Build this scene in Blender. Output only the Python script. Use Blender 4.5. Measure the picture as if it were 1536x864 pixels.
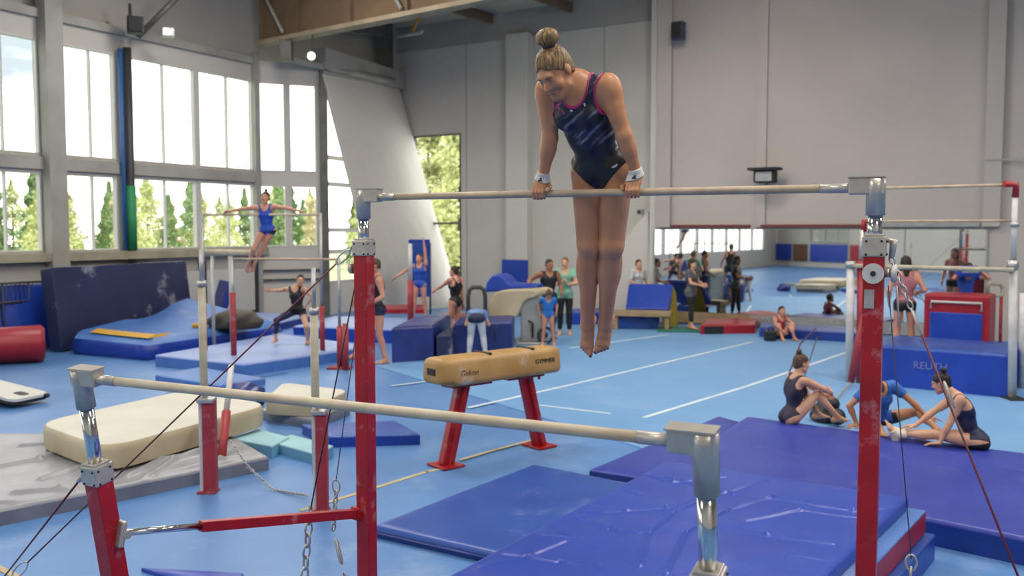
import bpy, bmesh, math, random
import numpy as np
from mathutils import Vector, Matrix
random.seed(7); RNG = np.random.default_rng(7)
for o in list(bpy.data.objects): bpy.data.objects.remove(o)
S = bpy.context.scene; COL = S.collection
V = Vector
# ---------------------------------------------------------------- camera, world, lights
F, CX, CY, HOR, CAMH = 1350.0, 768.0, 432.0, 345.0, 2.35
PITCH = math.atan((CY-HOR)/F)
cam = bpy.data.cameras.new('camera'); co = bpy.data.objects.new('camera', cam); COL.objects.link(co)
cam.sensor_width = 36.0; cam.lens = F/1536*36; cam.clip_end = 400
co.location = (0, 0, CAMH); co.rotation_euler = (math.pi/2-PITCH, 0, 0)
cam.dof.use_dof = True; cam.dof.focus_distance = 4.5; cam.dof.aperture_fstop = 2.6
S.camera = co
S.view_settings.view_transform = 'Standard'; S.view_settings.look = 'None'
S.view_settings.gamma = 1.0; S.view_settings.use_curve_mapping = False
S.view_settings.exposure = -0.42
try:
    S.cycles.use_denoising = True; S.cycles.max_bounces = 7; S.cycles.diffuse_bounces = 4
    S.cycles.transparent_max_bounces = 12; S.cycles.sample_clamp_indirect = 6.0; S.cycles.caustics_reflective = False
except Exception: pass
W = bpy.data.worlds.new('sky'); S.world = W; W.use_nodes = True
def world():
    n = W.node_tree.nodes; l = W.node_tree.links
    bg = n['Background']; tc = n.new('ShaderNodeTexCoord'); mp = n.new('ShaderNodeMapping')
    mp.inputs['Scale'].default_value = (2.2, 2.2, 6)
    ns = n.new('ShaderNodeTexNoise'); ns.inputs['Scale'].default_value = 1.6; ns.inputs['Detail'].default_value = 5
    cr = n.new('ShaderNodeValToRGB')
    cr.color_ramp.elements[0].position = .30; cr.color_ramp.elements[0].color = (.21, .235, .255, 1)
    cr.color_ramp.elements[1].position = .5; cr.color_ramp.elements[1].color = (1, .985, .955, 1)
    l.new(tc.outputs['Generated'], mp.inputs[0]); l.new(mp.outputs[0], ns.inputs[0])
    l.new(ns.outputs[0], cr.inputs[0]); l.new(cr.outputs[0], bg.inputs[0])
    bg.inputs[1].default_value = 5.6
world()
def area(name, loc, target, sx, sy, power, col=(1, 1, 1)):
    L = bpy.data.lights.new(name, 'AREA'); L.shape = 'RECTANGLE'; L.size = sx; L.size_y = sy; L.energy = power; L.color = col
    o = bpy.data.objects.new(name, L); COL.objects.link(o); o.location = loc
    o.rotation_euler = (V(target)-V(loc)).to_track_quat('-Z', 'Y').to_euler(); return o
# unseen fill lights added above the frame: area panels, points for upper walls
for i, (x, y) in enumerate([(-6, 4), (2, 3), (9, 5), (-3, 11), (5, 11), (12, 9), (-5, 17.5), (2.5, 17.5), (-12, -1), (3, -4)]):
    area('fill_area', (x, y, 8.3), (x, y, 0), 2.6, 1.2, 330, (1, .93, .85))
    P_ = bpy.data.lights.new('fill_point', 'POINT'); P_.energy = 220; P_.shadow_soft_size = .35; P_.color = (1, .93, .85)  # added fill point that lifts the wall tops, no fitting modelled
    o_ = bpy.data.objects.new('fill_point', P_); COL.objects.link(o_); o_.location = (x+1.2, y-.6, 7.6)

# ---------------------------------------------------------------- picture maths
def at(px, py, D):                       # point at depth D (world Y) seen at a pixel
    sp, cp = math.sin(PITCH), math.cos(PITCH)
    dx, dz = (px-CX)/F, (CY-py)/F
    d = V((dx, cp+dz*sp, -sp+dz*cp)); return V((0, 0, CAMH))+d*(D/d.y)
def fl(px, py, z=0.0):                   # point on the horizontal plane z
    sp, cp = math.sin(PITCH), math.cos(PITCH)
    dx, dz = (px-CX)/F, (CY-py)/F
    d = V((dx, cp+dz*sp, -sp+dz*cp)); return V((0, 0, CAMH))+d*((z-CAMH)/d.z)
def on_plane(px, py, p0, n):
    sp, cp = math.sin(PITCH), math.cos(PITCH)
    dx, dz = (px-CX)/F, (CY-py)/F
    d = V((dx, cp+dz*sp, -sp+dz*cp)); c = V((0, 0, CAMH)); return c+d*((p0-c).dot(n)/d.dot(n))

# ---------------------------------------------------------------- materials
M = {}
def mat(name, c, rough=.5, metal=0., c2=None, scale=8., bump=0., bscale=30., fac=(.35, .65), stretch=(1, 1, 1), detail=4, spec=.5, coat=0., coord='Object', chalk=0., chscale=3.):
    m = bpy.data.materials.new(name); m.use_nodes = True; n = m.node_tree.nodes; l = m.node_tree.links
    b = n['Principled BSDF']; b.inputs['Roughness'].default_value = rough; b.inputs['Metallic'].default_value = metal
    b.inputs['Specular IOR Level'].default_value = spec; b.inputs['Coat Weight'].default_value = coat
    b.inputs['Base Color'].default_value = (*c, 1)
    tc = n.new('ShaderNodeTexCoord'); mp = n.new('ShaderNodeMapping'); mp.inputs['Scale'].default_value = stretch
    l.new(tc.outputs[coord], mp.inputs[0])
    last = None
    if c2 is not None:
        ns = n.new('ShaderNodeTexNoise'); ns.inputs['Scale'].default_value = scale; ns.inputs['Detail'].default_value = detail
        cr = n.new('ShaderNodeValToRGB'); cr.color_ramp.elements[0].position = fac[0]; cr.color_ramp.elements[1].position = fac[1]
        cr.color_ramp.elements[0].color = (*c, 1); cr.color_ramp.elements[1].color = (*c2, 1)
        l.new(mp.outputs[0], ns.inputs[0]); l.new(ns.outputs[0], cr.inputs[0]); last = cr.outputs[0]
    if chalk > 0:
        ns = n.new('ShaderNodeTexNoise'); ns.inputs['Scale'].default_value = chscale; ns.inputs['Detail'].default_value = 8; ns.inputs['Roughness'].default_value = .7
        cr = n.new('ShaderNodeValToRGB'); cr.color_ramp.elements[0].position = .56; cr.color_ramp.elements[1].position = .78
        cr.color_ramp.elements[0].color = (0, 0, 0, 1); cr.color_ramp.elements[1].color = (chalk,)*3+(1,)
        mx = n.new('ShaderNodeMix'); mx.data_type = 'RGBA'
        l.new(mp.outputs[0], ns.inputs[0]); l.new(ns.outputs[0], cr.inputs[0]); l.new(cr.outputs[0], mx.inputs[0])
        if last: l.new(last, mx.inputs[6])
        else: mx.inputs[6].default_value = (*c, 1)
        mx.inputs[7].default_value = (.72, .74, .8, 1); last = mx.outputs[2]
    if last: l.new(last, b.inputs['Base Color'])
    if bump > 0:
        nb = n.new('ShaderNodeTexNoise'); nb.inputs['Scale'].default_value = bscale; nb.inputs['Detail'].default_value = 5
        bp = n.new('ShaderNodeBump'); bp.inputs['Strength'].default_value = bump; bp.inputs['Distance'].default_value = .02
        l.new(mp.outputs[0], nb.inputs[0]); l.new(nb.outputs[0], bp.inputs['Height']); l.new(bp.outputs[0], b.inputs['Normal'])
    M[name] = m; return m
def hexc(h):
    h = h.lstrip('#'); v = [int(h[i:i+2], 16)/255 for i in (0, 2, 4)]
    return tuple(x/12.92 if x <= .04045 else ((x+.055)/1.055)**2.4 for x in v)
H = hexc
mat('wall_white', H('c9c5bd'), .85, c2=H('c2beb6'), scale=.6, bump=.03, bscale=60)
mat('wall_far', H('b4aca6'), .85, c2=H('aca5a0'), scale=.5, bump=.03, bscale=60)
mat('wall_panel', H('d2cec5'), .8, c2=H('cbc7be'), scale=.5)
mat('wall_grey', H('a8a49e'), .85, c2=H('9f9b95'), scale=.8)
mat('concrete', H('a9a79f'), .85, c2=H('96938b'), scale=1.2, bump=.1)
mat('sill_cream', H('a9a38f'), .7, c2=H('938d7b'), scale=2)
mat('frame_white', H('c9c8c2'), .5)
mat('frame_dark', H('3a3c40'), .5)
mat('steel_grey', H('6a6864'), .5, .3, c2=H('5a5854'), scale=3)
mat('girder_brown', H('7a644e'), .75, c2=H('6a5542'), scale=1.2, bump=.05)
mat('girder_flange', H('a0917b'), .65, c2=H('8c7d69'), scale=2)
mat('roof_sheet', H('c4bcaa'), .8, c2=H('b4ac9a'), scale=1)
mat('floor_blue', H('4a77b0'), .42, c2=H('5885bd'), scale=.7, bump=.02, chalk=.22, chscale=.9)
mat('carpet_light', H('709dcb'), .6, c2=H('6695c4'), scale=.5, bump=.08, bscale=200, chalk=.14, chscale=.6)
mat('vinyl_mid', H('1d4596'), .36, c2=H('234ea2'), scale=1.5, bump=.12, bscale=5, chalk=.16, chscale=2.5)
mat('vinyl_blue', H('2340a0'), .33, c2=H('2947aa'), scale=1.4, bump=.25, bscale=7, chalk=.06, chscale=4)
mat('vinyl_purple', H('283894'), .4, c2=H('2e3f9e'), scale=1.2, bump=.15, bscale=4, chalk=.07, chscale=3)
mat('vinyl_navy', H('27357c'), .36, c2=H('1d2862'), scale=2, bump=.25, bscale=6)
mat('vinyl_dark', H('1c2348'), .5, c2=H('232b52'), scale=1.5, bump=.15, chalk=.75, chscale=1.3)
mat('vinyl_royal', H('1f44aa'), .35, c2=H('1a3a9a'), scale=2, bump=.4, bscale=4)
mat('vinyl_side', H('16307e'), .4, c2=H('1a3a90'), scale=3, bump=.2, bscale=8)
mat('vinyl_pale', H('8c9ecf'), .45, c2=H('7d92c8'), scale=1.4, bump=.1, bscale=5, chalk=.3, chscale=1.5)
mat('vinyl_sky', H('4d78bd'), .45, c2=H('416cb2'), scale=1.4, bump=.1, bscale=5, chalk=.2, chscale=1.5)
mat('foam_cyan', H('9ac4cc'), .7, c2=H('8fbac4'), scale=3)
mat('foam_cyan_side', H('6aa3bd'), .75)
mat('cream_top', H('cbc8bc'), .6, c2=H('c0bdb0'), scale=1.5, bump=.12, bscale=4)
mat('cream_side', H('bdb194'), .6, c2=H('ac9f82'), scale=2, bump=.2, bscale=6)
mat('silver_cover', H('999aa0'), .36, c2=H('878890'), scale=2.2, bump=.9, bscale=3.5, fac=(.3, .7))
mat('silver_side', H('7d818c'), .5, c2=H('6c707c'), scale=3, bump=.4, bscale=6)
mat('vinyl_red', H('a01c2c'), .4, c2=H('8c1524'), scale=3, bump=.1)
mat('red_paint', H('a3141c'), .33, c2=H('8f1018'), scale=5, bump=.05, bscale=40, chalk=.35, chscale=7)
mat('red_dull', H('a03038'), .5, c2=H('8c2630'), scale=4, chalk=.4, chscale=5)
mat('chrome', (.62, .62, .61), .12, 1.)
mat('brushed', (.50, .465, .41), .32, .45, c2=(.44, .41, .36), scale=14, bump=.1, bscale=50)
mat('alu_dull', (.5, .5, .49), .45, .8, c2=(.4, .4, .39), scale=10)
mat('wood_bar', H('b9a68c'), .5, c2=H('a3907a'), scale=7, stretch=(1, 1, 1), bump=.05, bscale=60, chalk=.3, chscale=6)
mat('wood_bar_pale', H('c9bda6'), .5, c2=H('b3a48a'), scale=6, bump=.05, bscale=60, chalk=.35, chscale=5)
mat('wood_beam', H('a08a68'), .6, c2=H('8c7757'), scale=3, stretch=(1, 1, 4))
mat('beige_post', H('b8b09c'), .5, c2=H('9d957f'), scale=6)
mat('white_paint', H('c8c6c4'), .45, c2=H('b8b5b2'), scale=5)
mat('leather', H('b58f57'), .42, c2=H('a37e46'), scale=3, bump=.12, bscale=8, chalk=.8, chscale=2.2)
mat('black', H('15151a'), .5)
mat('rubber', H('202226'), .7)
mat('cable_red', H('5e1626'), .5, c2=H('4a1020'), scale=30)
mat('cable_grey', H('55555a'), .45, .6)
mat('tape_beige', H('b9ab85'), .7, c2=H('aa9c78'), scale=5)
mat('tape_white', H('cfdbe2'), .7, c2=H('b8cbd8'), scale=2)
mat('yellow', H('c99a2e'), .6); mat('yellow_dull', H('9d8a22'), .6, c2=H('857519'), scale=3)
mat('green_mat', H('1f6a5a'), .6); mat('green_post', H('2f8a5a'), .6); mat('blue_post', H('2f5f9a'), .5)
mat('grey_plastic', H('9fa3a0'), .5, c2=H('8b8f8c'), scale=3)
mat('khaki', H('57534a'), .8, c2=H('45423a'), scale=5, bump=.3, bscale=8)
mat('brown_wood', H('6b4a30'), .6, c2=H('5a3d27'), scale=3)
mat('rail_red', H('692f2f'), .6)
mat('ink', H('4a3a30'), .7); mat('ink_pale', H('6f79b8'), .6)
mat('trunk', H('4a4034'), .9)
mat('conifer', H('93a878'), .9, c2=H('7f9868'), scale=2, spec=.1)  # conifer, birch and autumn: overexposed haze put in as paler colour
mat('birch', H('cdd096'), .9, c2=H('b8c088'), scale=.5, spec=.1)
mat('autumn', H('cfc6a0'), .9, c2=H('c0ba94'), scale=.5, spec=.1)
mat('grass', H('a3ab80'), .9, c2=H('98a276'), scale=.2)
mat('lamp_glass', (.9, .9, .85), .2)
m = mat('mirror_glass', (.93, .95, .94), .02, 1.)
def glass():
    m = bpy.data.materials.new('window_glass'); m.use_nodes = True; n = m.node_tree.nodes; l = m.node_tree.links
    n.remove(n['Principled BSDF']); t = n.new('ShaderNodeBsdfTransparent'); t.inputs[0].default_value = (.96, .975, .965, 1)
    g = n.new('ShaderNodeBsdfGlossy'); g.inputs['Roughness'].default_value = .03; fr = n.new('ShaderNodeLayerWeight'); fr.inputs[0].default_value = .5
    pw = n.new('ShaderNodeMath'); pw.operation = 'POWER'; pw.inputs[1].default_value = 5; l.new(fr.outputs['Facing'], pw.inputs[0])
    md = n.new('ShaderNodeMath'); md.operation = 'MULTIPLY_ADD'; md.inputs[1].default_value = .7; md.inputs[2].default_value = .03; l.new(pw.outputs[0], md.inputs[0])
    mx = n.new('ShaderNodeMixShader'); l.new(md.outputs[0], mx.inputs[0]); l.new(t.outputs[0], mx.inputs[1]); l.new(g.outputs[0], mx.inputs[2])
    l.new(mx.outputs[0], n['Material Output'].inputs[0]); M['glass'] = m
glass()
def lamp_lens():
    m = bpy.data.materials.new('lit_lens'); m.use_nodes = True; b = m.node_tree.nodes['Principled BSDF']
    b.inputs['Emission Color'].default_value = (1, .97, .9, 1); b.inputs['Emission Strength'].default_value = 2.0; M['lit_lens'] = m
lamp_lens()

# ---------------------------------------------------------------- object helpers
class MB:
    def __init__(s): s.v = []; s.f = []; s.mi = []; s.sm = []
    def add(s, vs, fs, mi=0, smooth=False):
        b = len(s.v); s.v += [tuple(x) for x in vs]
        for f in fs: s.f.append(tuple(i+b for i in f)); s.mi.append(mi); s.sm.append(smooth)
        return s
    def box(s, c, size, ax=None, bev=.0, mi=0):
        ax = ax or (V((1, 0, 0)), V((0, 1, 0)), V((0, 0, 1))); c = V(c); h = [x/2 for x in size]
        if bev <= 0:
            vs = [c+ax[0]*(i*h[0])+ax[1]*(j*h[1])+ax[2]*(k*h[2]) for i in (-1, 1) for j in (-1, 1) for k in (-1, 1)]
            return s.add(vs, [(0, 1, 3, 2), (4, 6, 7, 5), (0, 4, 5, 1), (2, 3, 7, 6), (0, 2, 6, 4), (1, 5, 7, 3)], mi)
        bm = bmesh.new(); bmesh.ops.create_cube(bm, size=1)
        for v in bm.verts: v.co = V((v.co.x*size[0], v.co.y*size[1], v.co.z*size[2]))
        bmesh.ops.bevel(bm, geom=list(bm.edges), offset=min(bev, min(size)*.45), segments=2, profile=.6, affect='EDGES')
        bm.verts.index_update(); bm.verts.ensure_lookup_table()
        s.add([c+ax[0]*v.co.x+ax[1]*v.co.y+ax[2]*v.co.z for v in bm.verts], [[v.index for v in f.verts] for f in bm.faces], mi, False)
        bm.free(); return s
    def tube(s, pts, r, n=12, cap=True, mi=0):
        pts = [V(p) for p in pts]; k = len(pts); rs = r if isinstance(r, (list, tuple)) else [r]*k
        rings = []; up = None
        for i, p in enumerate(pts):
            t = (pts[min(i+1, k-1)]-pts[max(i-1, 0)]).normalized()
            if up is None: up = V((0, 0, 1)) if abs(t.z) < .9 else V((1, 0, 0))
            a = t.cross(up); a = a.normalized() if a.length > 1e-5 else t.orthogonal().normalized()
            b = a.cross(t); up = b
            rings.append([p+(a*math.cos(2*math.pi*j/n)+b*math.sin(2*math.pi*j/n))*rs[i] for j in range(n)])
        vs = [q for R in rings for q in R]
        fs = [(i*n+j, i*n+(j+1) % n, (i+1)*n+(j+1) % n, (i+1)*n+j) for i in range(k-1) for j in range(n)]
        b0 = len(s.v); s.add(vs, fs, mi, True)
        if cap:
            s.f.append(tuple(b0+j for j in range(n))[::-1]); s.mi.append(mi); s.sm.append(False)
            s.f.append(tuple(b0+(k-1)*n+j for j in range(n))); s.mi.append(mi); s.sm.append(False)
        return s
    def prism(s, poly, z0, z1, mi=0):        # poly: list of xy
        n = len(poly); vs = [(x, y, z0) for x, y in poly]+[(x, y, z1) for x, y in poly]
        fs = [tuple(range(n))[::-1], tuple(range(n, 2*n))]+[(i, (i+1) % n, n+(i+1) % n, n+i) for i in range(n)]
        return s.add(vs, fs, mi)
    def extr(s, poly, d, mi=0):              # 3-D polygon pushed along d
        n = len(poly); d = V(d); vs = [V(p) for p in poly]+[V(p)+d for p in poly]
        fs = [tuple(range(n))[::-1], tuple(range(n, 2*n))]+[(i, (i+1) % n, n+(i+1) % n, n+i) for i in range(n)]
        return s.add(vs, fs, mi)
    def sphere(s, c, r, n=16, m=10, sc=(1, 1, 1), mi=0, ax=None):
        c = V(c); ax = ax or (V((1, 0, 0)), V((0, 1, 0)), V((0, 0, 1))); vs = []; fs = []
        for i in range(m+1):
            th = math.pi*i/m
            for j in range(n):
                ph = 2*math.pi*j/n
                x, y, z = math.sin(th)*math.cos(ph)*sc[0], math.sin(th)*math.sin(ph)*sc[1], math.cos(th)*sc[2]
                vs.append(c+(ax[0]*x+ax[1]*y+ax[2]*z)*r)
        for i in range(m):
            for j in range(n): fs.append((i*n+j, (i+1)*n+j, (i+1)*n+(j+1) % n, i*n+(j+1) % n))
        return s.add(vs, fs, mi, True)
    def torus(s, c, ax, R, r, n=20, m=8, sx=1., mi=0):   # ax=(u,v): plane of the ring; sx stretches along u
        c = V(c); u, v = V(ax[0]), V(ax[1]); w = u.cross(v)
        pts = []; fs = []
        for i in range(n):
            a = 2*math.pi*i/n; d = u*math.cos(a)*sx+v*math.sin(a); dn = d.normalized()
            for j in range(m):
                b = 2*math.pi*j/m; pts.append(c+d*R+dn*(r*math.cos(b))+w*(r*math.sin(b)))
        for i in range(n):
            for j in range(m): fs.append((i*m+j, ((i+1) % n)*m+j, ((i+1) % n)*m+(j+1) % m, i*m+(j+1) % m))
        return s.add(pts, fs, mi, True)
ROOT = {}
def tag(o, label, cat, group=None, kind=None):
    if label: o['label'] = label
    if cat: o['category'] = cat
    if group: o['group'] = group
    if kind: o['kind'] = kind
    return o
def thing(name, label, cat, loc, group=None, kind=None):
    o = bpy.data.objects.new(name, None); COL.objects.link(o); o.location = loc; o.empty_display_size = .1
    ROOT[o.name] = V(loc); return tag(o, label, cat, group, kind)
def link_mesh(name, me, parent, base):
    o = bpy.data.objects.new(name, me); COL.objects.link(o)
    if parent is not None: o.parent = parent; ROOT[o.name] = base
    else: o.location = base; ROOT[o.name] = V(base)
    return o
def build(mb, name, mats, parent=None, base=None, bev=0., label=None):
    if isinstance(mats, str): mats = [mats]
    if parent is not None: base = ROOT[parent.name]
    elif base is None:
        a = np.array(mb.v); base = V(((a[:, 0].min()+a[:, 0].max())/2, (a[:, 1].min()+a[:, 1].max())/2, a[:, 2].min()))
    base = V(base)
    me = bpy.data.meshes.new(name); me.from_pydata([(v[0]-base.x, v[1]-base.y, v[2]-base.z) for v in mb.v], [], mb.f)
    for m_ in mats: me.materials.append(M[m_])
    me.polygons.foreach_set('material_index', mb.mi); me.polygons.foreach_set('use_smooth', mb.sm); me.update()
    bm = bmesh.new(); bm.from_mesh(me); bmesh.ops.recalc_face_normals(bm, faces=bm.faces); bm.to_mesh(me); bm.free()
    o = link_mesh(name, me, parent, base)
    if bev > 0:
        md = o.modifiers.new('bevel', 'BEVEL'); md.width = bev; md.segments = 2; md.limit_method = 'ANGLE'
    if label: o['label'] = label
    return o
def struct(mb, name, mats, **k):
    o = build(mb, name, mats, **k)
    if o.parent is None: o['kind'] = 'structure'
    return o
def text_on(s, name, origin, right, up, size, matname, parent, depth=.002, shear=0.):
    cu = bpy.data.curves.new('txt', 'FONT'); cu.body = s; cu.size = size; cu.extrude = depth; cu.shear = shear; cu.align_x = 'CENTER'; cu.align_y = 'CENTER'
    t = bpy.data.objects.new('txt', cu); COL.objects.link(t); bpy.context.view_layer.update()
    me = bpy.data.meshes.new_from_object(t.evaluated_get(bpy.context.evaluated_depsgraph_get()))
    bpy.data.objects.remove(t); right = V(right).normalized(); up = V(up).normalized(); nn = right.cross(up)
    base = ROOT[parent.name]
    for v in me.vertices:
        v.co = V(origin)-base+right*v.co.x+up*v.co.y+nn*v.co.z
    me.materials.clear(); me.materials.append(M[matname]); me.name = name
    return link_mesh(name, me, parent, base)
def slab(name, q, z0, z1, top, side, label=None, cat='mat', r=.03, n=24, disp=None, group=None, parent=None, kind=None, kid=None, tilt=None):
    """padded mat: q = four xy corners in order; rounded top edges; disp(x,y)->dz on the top"""
    q = [V((p[0], p[1], 0)) for p in q]
    Lu = ((q[1]-q[0]).length+(q[2]-q[3]).length)/2; Lv = ((q[3]-q[0]).length+(q[2]-q[1]).length)/2
    def samp(L):
        e = min(r/L, .3); a = [0, e*.12, e*.4, e]; mid = list(np.linspace(e, 1-e, n))[1:-1]; return a+mid+[1-x for x in a][::-1]
    us, vs_ = samp(Lu), samp(Lv); mb = MB(); P = []
    for u in us:
        for v in vs_:
            p = q[0]*(1-u)*(1-v)+q[1]*u*(1-v)+q[2]*u*v+q[3]*(1-u)*v
            d = min(u*Lu, (1-u)*Lu, v*Lv, (1-v)*Lv); dz = 0
            if d < r: dz = -(r-math.sqrt(max(r*r-(r-d)**2, 0)))
            if disp: dz += disp(p.x, p.y)*min(1, d/.12)
            P.append((p.x, p.y, z1+dz))
    nu, nv = len(us), len(vs_)
    mb.add(P, [(i*nv+j, (i+1)*nv+j, (i+1)*nv+j+1, i*nv+j+1) for i in range(nu-1) for j in range(nv-1)], 0, True)
    ring = [(i, 0) for i in range(nu)]+[(nu-1, j) for j in range(1, nv)]+[(i, nv-1) for i in range(nu-2, -1, -1)]+[(0, j) for j in range(nv-2, 0, -1)]
    rp = [P[i*nv+j] for i, j in ring]; k = len(rp)
    mb.add(rp+[(x, y, z0) for x, y, z in rp], [(i, k+i, k+(i+1) % k, (i+1) % k) for i in range(k)]+[tuple(range(k, 2*k))], 1, False)
    if tilt: mb.v = [tuple(tilt(V(p))) for p in mb.v]
    o = build(mb, name, [top, side], parent=parent)
    if parent is None: tag(o, label, cat, group, kind)
    return o
# ================================================================ THE HALL
Z3 = V((0, 0, 1))
K0 = V((-6.76, 24, 0)); EA = V((-.489, -.872, 0)).normalized(); NA = V((.872, -.489, 0)).normalized()     # window wall, runs towards the camera; NA points indoors
KB = V((-5.18, 24.72, 0)); EB = (KB-K0).normalized(); NB = V((EB.y, -EB.x, 0))                              # short glazed bay
PW = V((4.26, 22.8, 0)); WD = V((.85, -.53, 0)).normalized(); ND = V((-WD.y*-1, -WD.x, 0)); ND = V((WD.y, -WD.x, 0))  # mirror wall, ND points indoors
C1 = PW-WD*.64; C0 = V((3.80, 23.95, 0)); CE = V((-3.55, 28.5, 0)); EC = (CE-C0).normalized(); NC = V((-EC.y, EC.x, 0))
if NC.y > 0: NC = -NC
TOP = 8.6
DEND = PW+WD*20; BK = V((-23.4, -5.7, 0)); RB = V((15.5, -8, 0))
def sA(px):
    k = (px-CX)/F; return (-6.76-24*k)/(.489-.872*k)
def sB(px):
    k = (px-CX)/F; return (k*K0.y-K0.x)/(EB.x-k*EB.y)
def wbox(mb, O, E, N, s0, s1, z0, z1, off0, off1, mi=0):
    """box in a wall's own frame: along the wall, up, and off the wall (positive = indoors)"""
    c = O+E*((s0+s1)/2)+N*((off0+off1)/2)+Z3*((z0+z1)/2)
    mb.box(c, (abs(s1-s0), abs(off1-off0), abs(z1-z0)), (E, N, Z3), mi=mi)
floor_poly = [BK-V((2, 2, 0)), RB+V((2, -2, 0)), DEND+V((2, 0, 0)), C1+V((1, 1.6, 0)), V((-3, 30.5, 0)), V((-8, 26.5, 0)), BK+V((-2, 1, 0))]
struct(MB().prism([(p.x, p.y) for p in floor_poly], -.2, 0), 'floor', 'floor_blue')
# ceiling: white sheets with purlins and the big brown girder
struct(MB().prism([(p.x, p.y) for p in floor_poly], TOP, TOP+.2), 'ceiling', 'roof_sheet')
mb = MB()
ZU0, ZU1, ZL0, ZL1, ZF = 3.91, 6.26, 1.90, 3.54, 6.80
baysA = [(382, 302), (297, 203), (178, 92), (65, -45)]
bays = [(sA(a), sA(b)) for a, b in baysA]
s = bays[-1][1]+.5
while s < 31.5: bays.append((s, s+1.9)); s += 2.15
prev = .0
LASTS = bays[-1][1]
for a, b in bays:
    wbox(mb, K0, EA, NA, prev, a, 0, ZF, -.1, 0); prev = b
    zs = ZL0 if a < 12 else 1.1
    wbox(mb, K0, EA, NA, a, b, 0, zs, -.1, 0); wbox(mb, K0, EA, NA, a, b, ZL1, ZU0, -.1, .0); wbox(mb, K0, EA, NA, a, b, ZU1, ZF, -.1, 0)
wbox(mb, K0, EA, NA, prev, 34.5, 0, ZF, -.1, 0)
struct(mb, 'wall_left', 'wall_white')
mb = MB(); wbox(mb, K0, EA, NA, -.1, 34.5, ZF, TOP, -.45, -.2); struct(mb, 'wall_left_upper', 'wall_grey')
mb = MB(); wbox(mb, K0, EA, NA, 0, 34, ZF-.12, ZF+.06, -.4, .1); wbox(mb, K0, EA, NA, 0, LASTS, 3.60, 3.86, .0, .1); struct(mb, 'trim_1', 'concrete')
mb = MB(); wbox(mb, K0, EA, NA, -.1, 12, ZL0-.2, ZL0-.02, .0, .28); struct(mb, 'trim_2', 'sill_cream')
wn = [0]
def window(O, E, N, s0, s1, z0, z1, mull, fm='frame_white'):
    wn[0] += 1; mb = MB(); t = .035
    wbox(mb, O, E, N, s0, s0+t, z0, z1, -.1, .02); wbox(mb, O, E, N, s1-t, s1, z0, z1, -.1, .02)
    wbox(mb, O, E, N, s0+t, s1-t, z0, z0+t, -.1, .02); wbox(mb, O, E, N, s0+t, s1-t, z1-t, z1, -.1, .02)
    for m_ in mull: wbox(mb, O, E, N, m_-.018, m_+.018, z0+t, z1-t, -.09, .0)
    f = struct(mb, 'window_%d' % wn[0], fm)
    p = MB(); wbox(p, O, E, N, s0+t, s1-t, z0+t, z1-t, -.065, -.055); build(p, 'pane', 'glass', f)
for i, (a, b) in enumerate(bays):
    ml = [sA([345, 251, 143, 12][i])] if i < 4 else [(a+b)/2]
    window(K0, EA, NA, a, b, ZU0, ZU1, ml); window(K0, EA, NA, a, b, ZL0 if a < 12 else 1.1, ZL1, ml)
# concrete pillars on the window wall
for i, (p0, p1) in enumerate([(92, 66)]):
    mb = MB(); wbox(mb, K0, EA, NA, sA(p0), sA(p1), 0, TOP, .002, .3); struct(mb, 'pillar_left', 'concrete')
mb = MB(); wbox(mb, K0, EA, NA, -.02, .16, 0, 7.0, .002, .14); struct(mb, 'pillar_corner', 'concrete')
for nm, px, m_, z0, z1, w in [('blue_post', 181, 'blue_post', ZL0, ZU1+.1, .05), ('downpipe', 191.5, 'frame_dark', 0.3, ZU1+.15, .09)]:
    mb = MB(); sc = sA(px); b_ = K0+EA*sc+NA*.17
    mb.tube([b_+Z3*z0, b_+Z3*z1], w, 10)
    if nm == 'downpipe': mb.tube([b_+Z3*(ZL0), b_+Z3*(ZL1-.2)], w*1.25, 10, mi=1)
    o = build(mb, nm, [m_, 'green_post']); tag(o, 'thin blue pole running up the window wall' if nm == 'blue_post' else 'dark pipe with a green lower sleeve between the windows', 'pole')
# glazed bay B
mb = MB(); bl = [(sB(392), sB(431)), (sB(437), sB(477))]; LB = (KB-K0).length; prev = 0.0
for a, b in bl:
    wbox(mb, K0, EB, NB, prev, a, 0, ZF, -.1, 0); prev = b
    wbox(mb, K0, EB, NB, a, b, 0, ZL0, -.1, 0); wbox(mb, K0, EB, NB, a, b, ZL1-.02, ZU0, -.1, 0); wbox(mb, K0, EB, NB, a, b, ZU1, ZF, -.1, 0)
wbox(mb, K0, EB, NB, prev, LB+.1, 0, ZF, -.1, 0); struct(mb, 'wall_bay', 'wall_white')
for a, b in bl:
    window(K0, EB, NB, a, b, ZU0, ZU1, []); window(K0, EB, NB, a, b, ZL0, ZL1, [])
mb = MB(); wbox(mb, K0, EB, NB, LB-.06, LB+.12, 0, ZF, .002, .2); struct(mb, 'pillar_bay', 'steel_grey')
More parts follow.
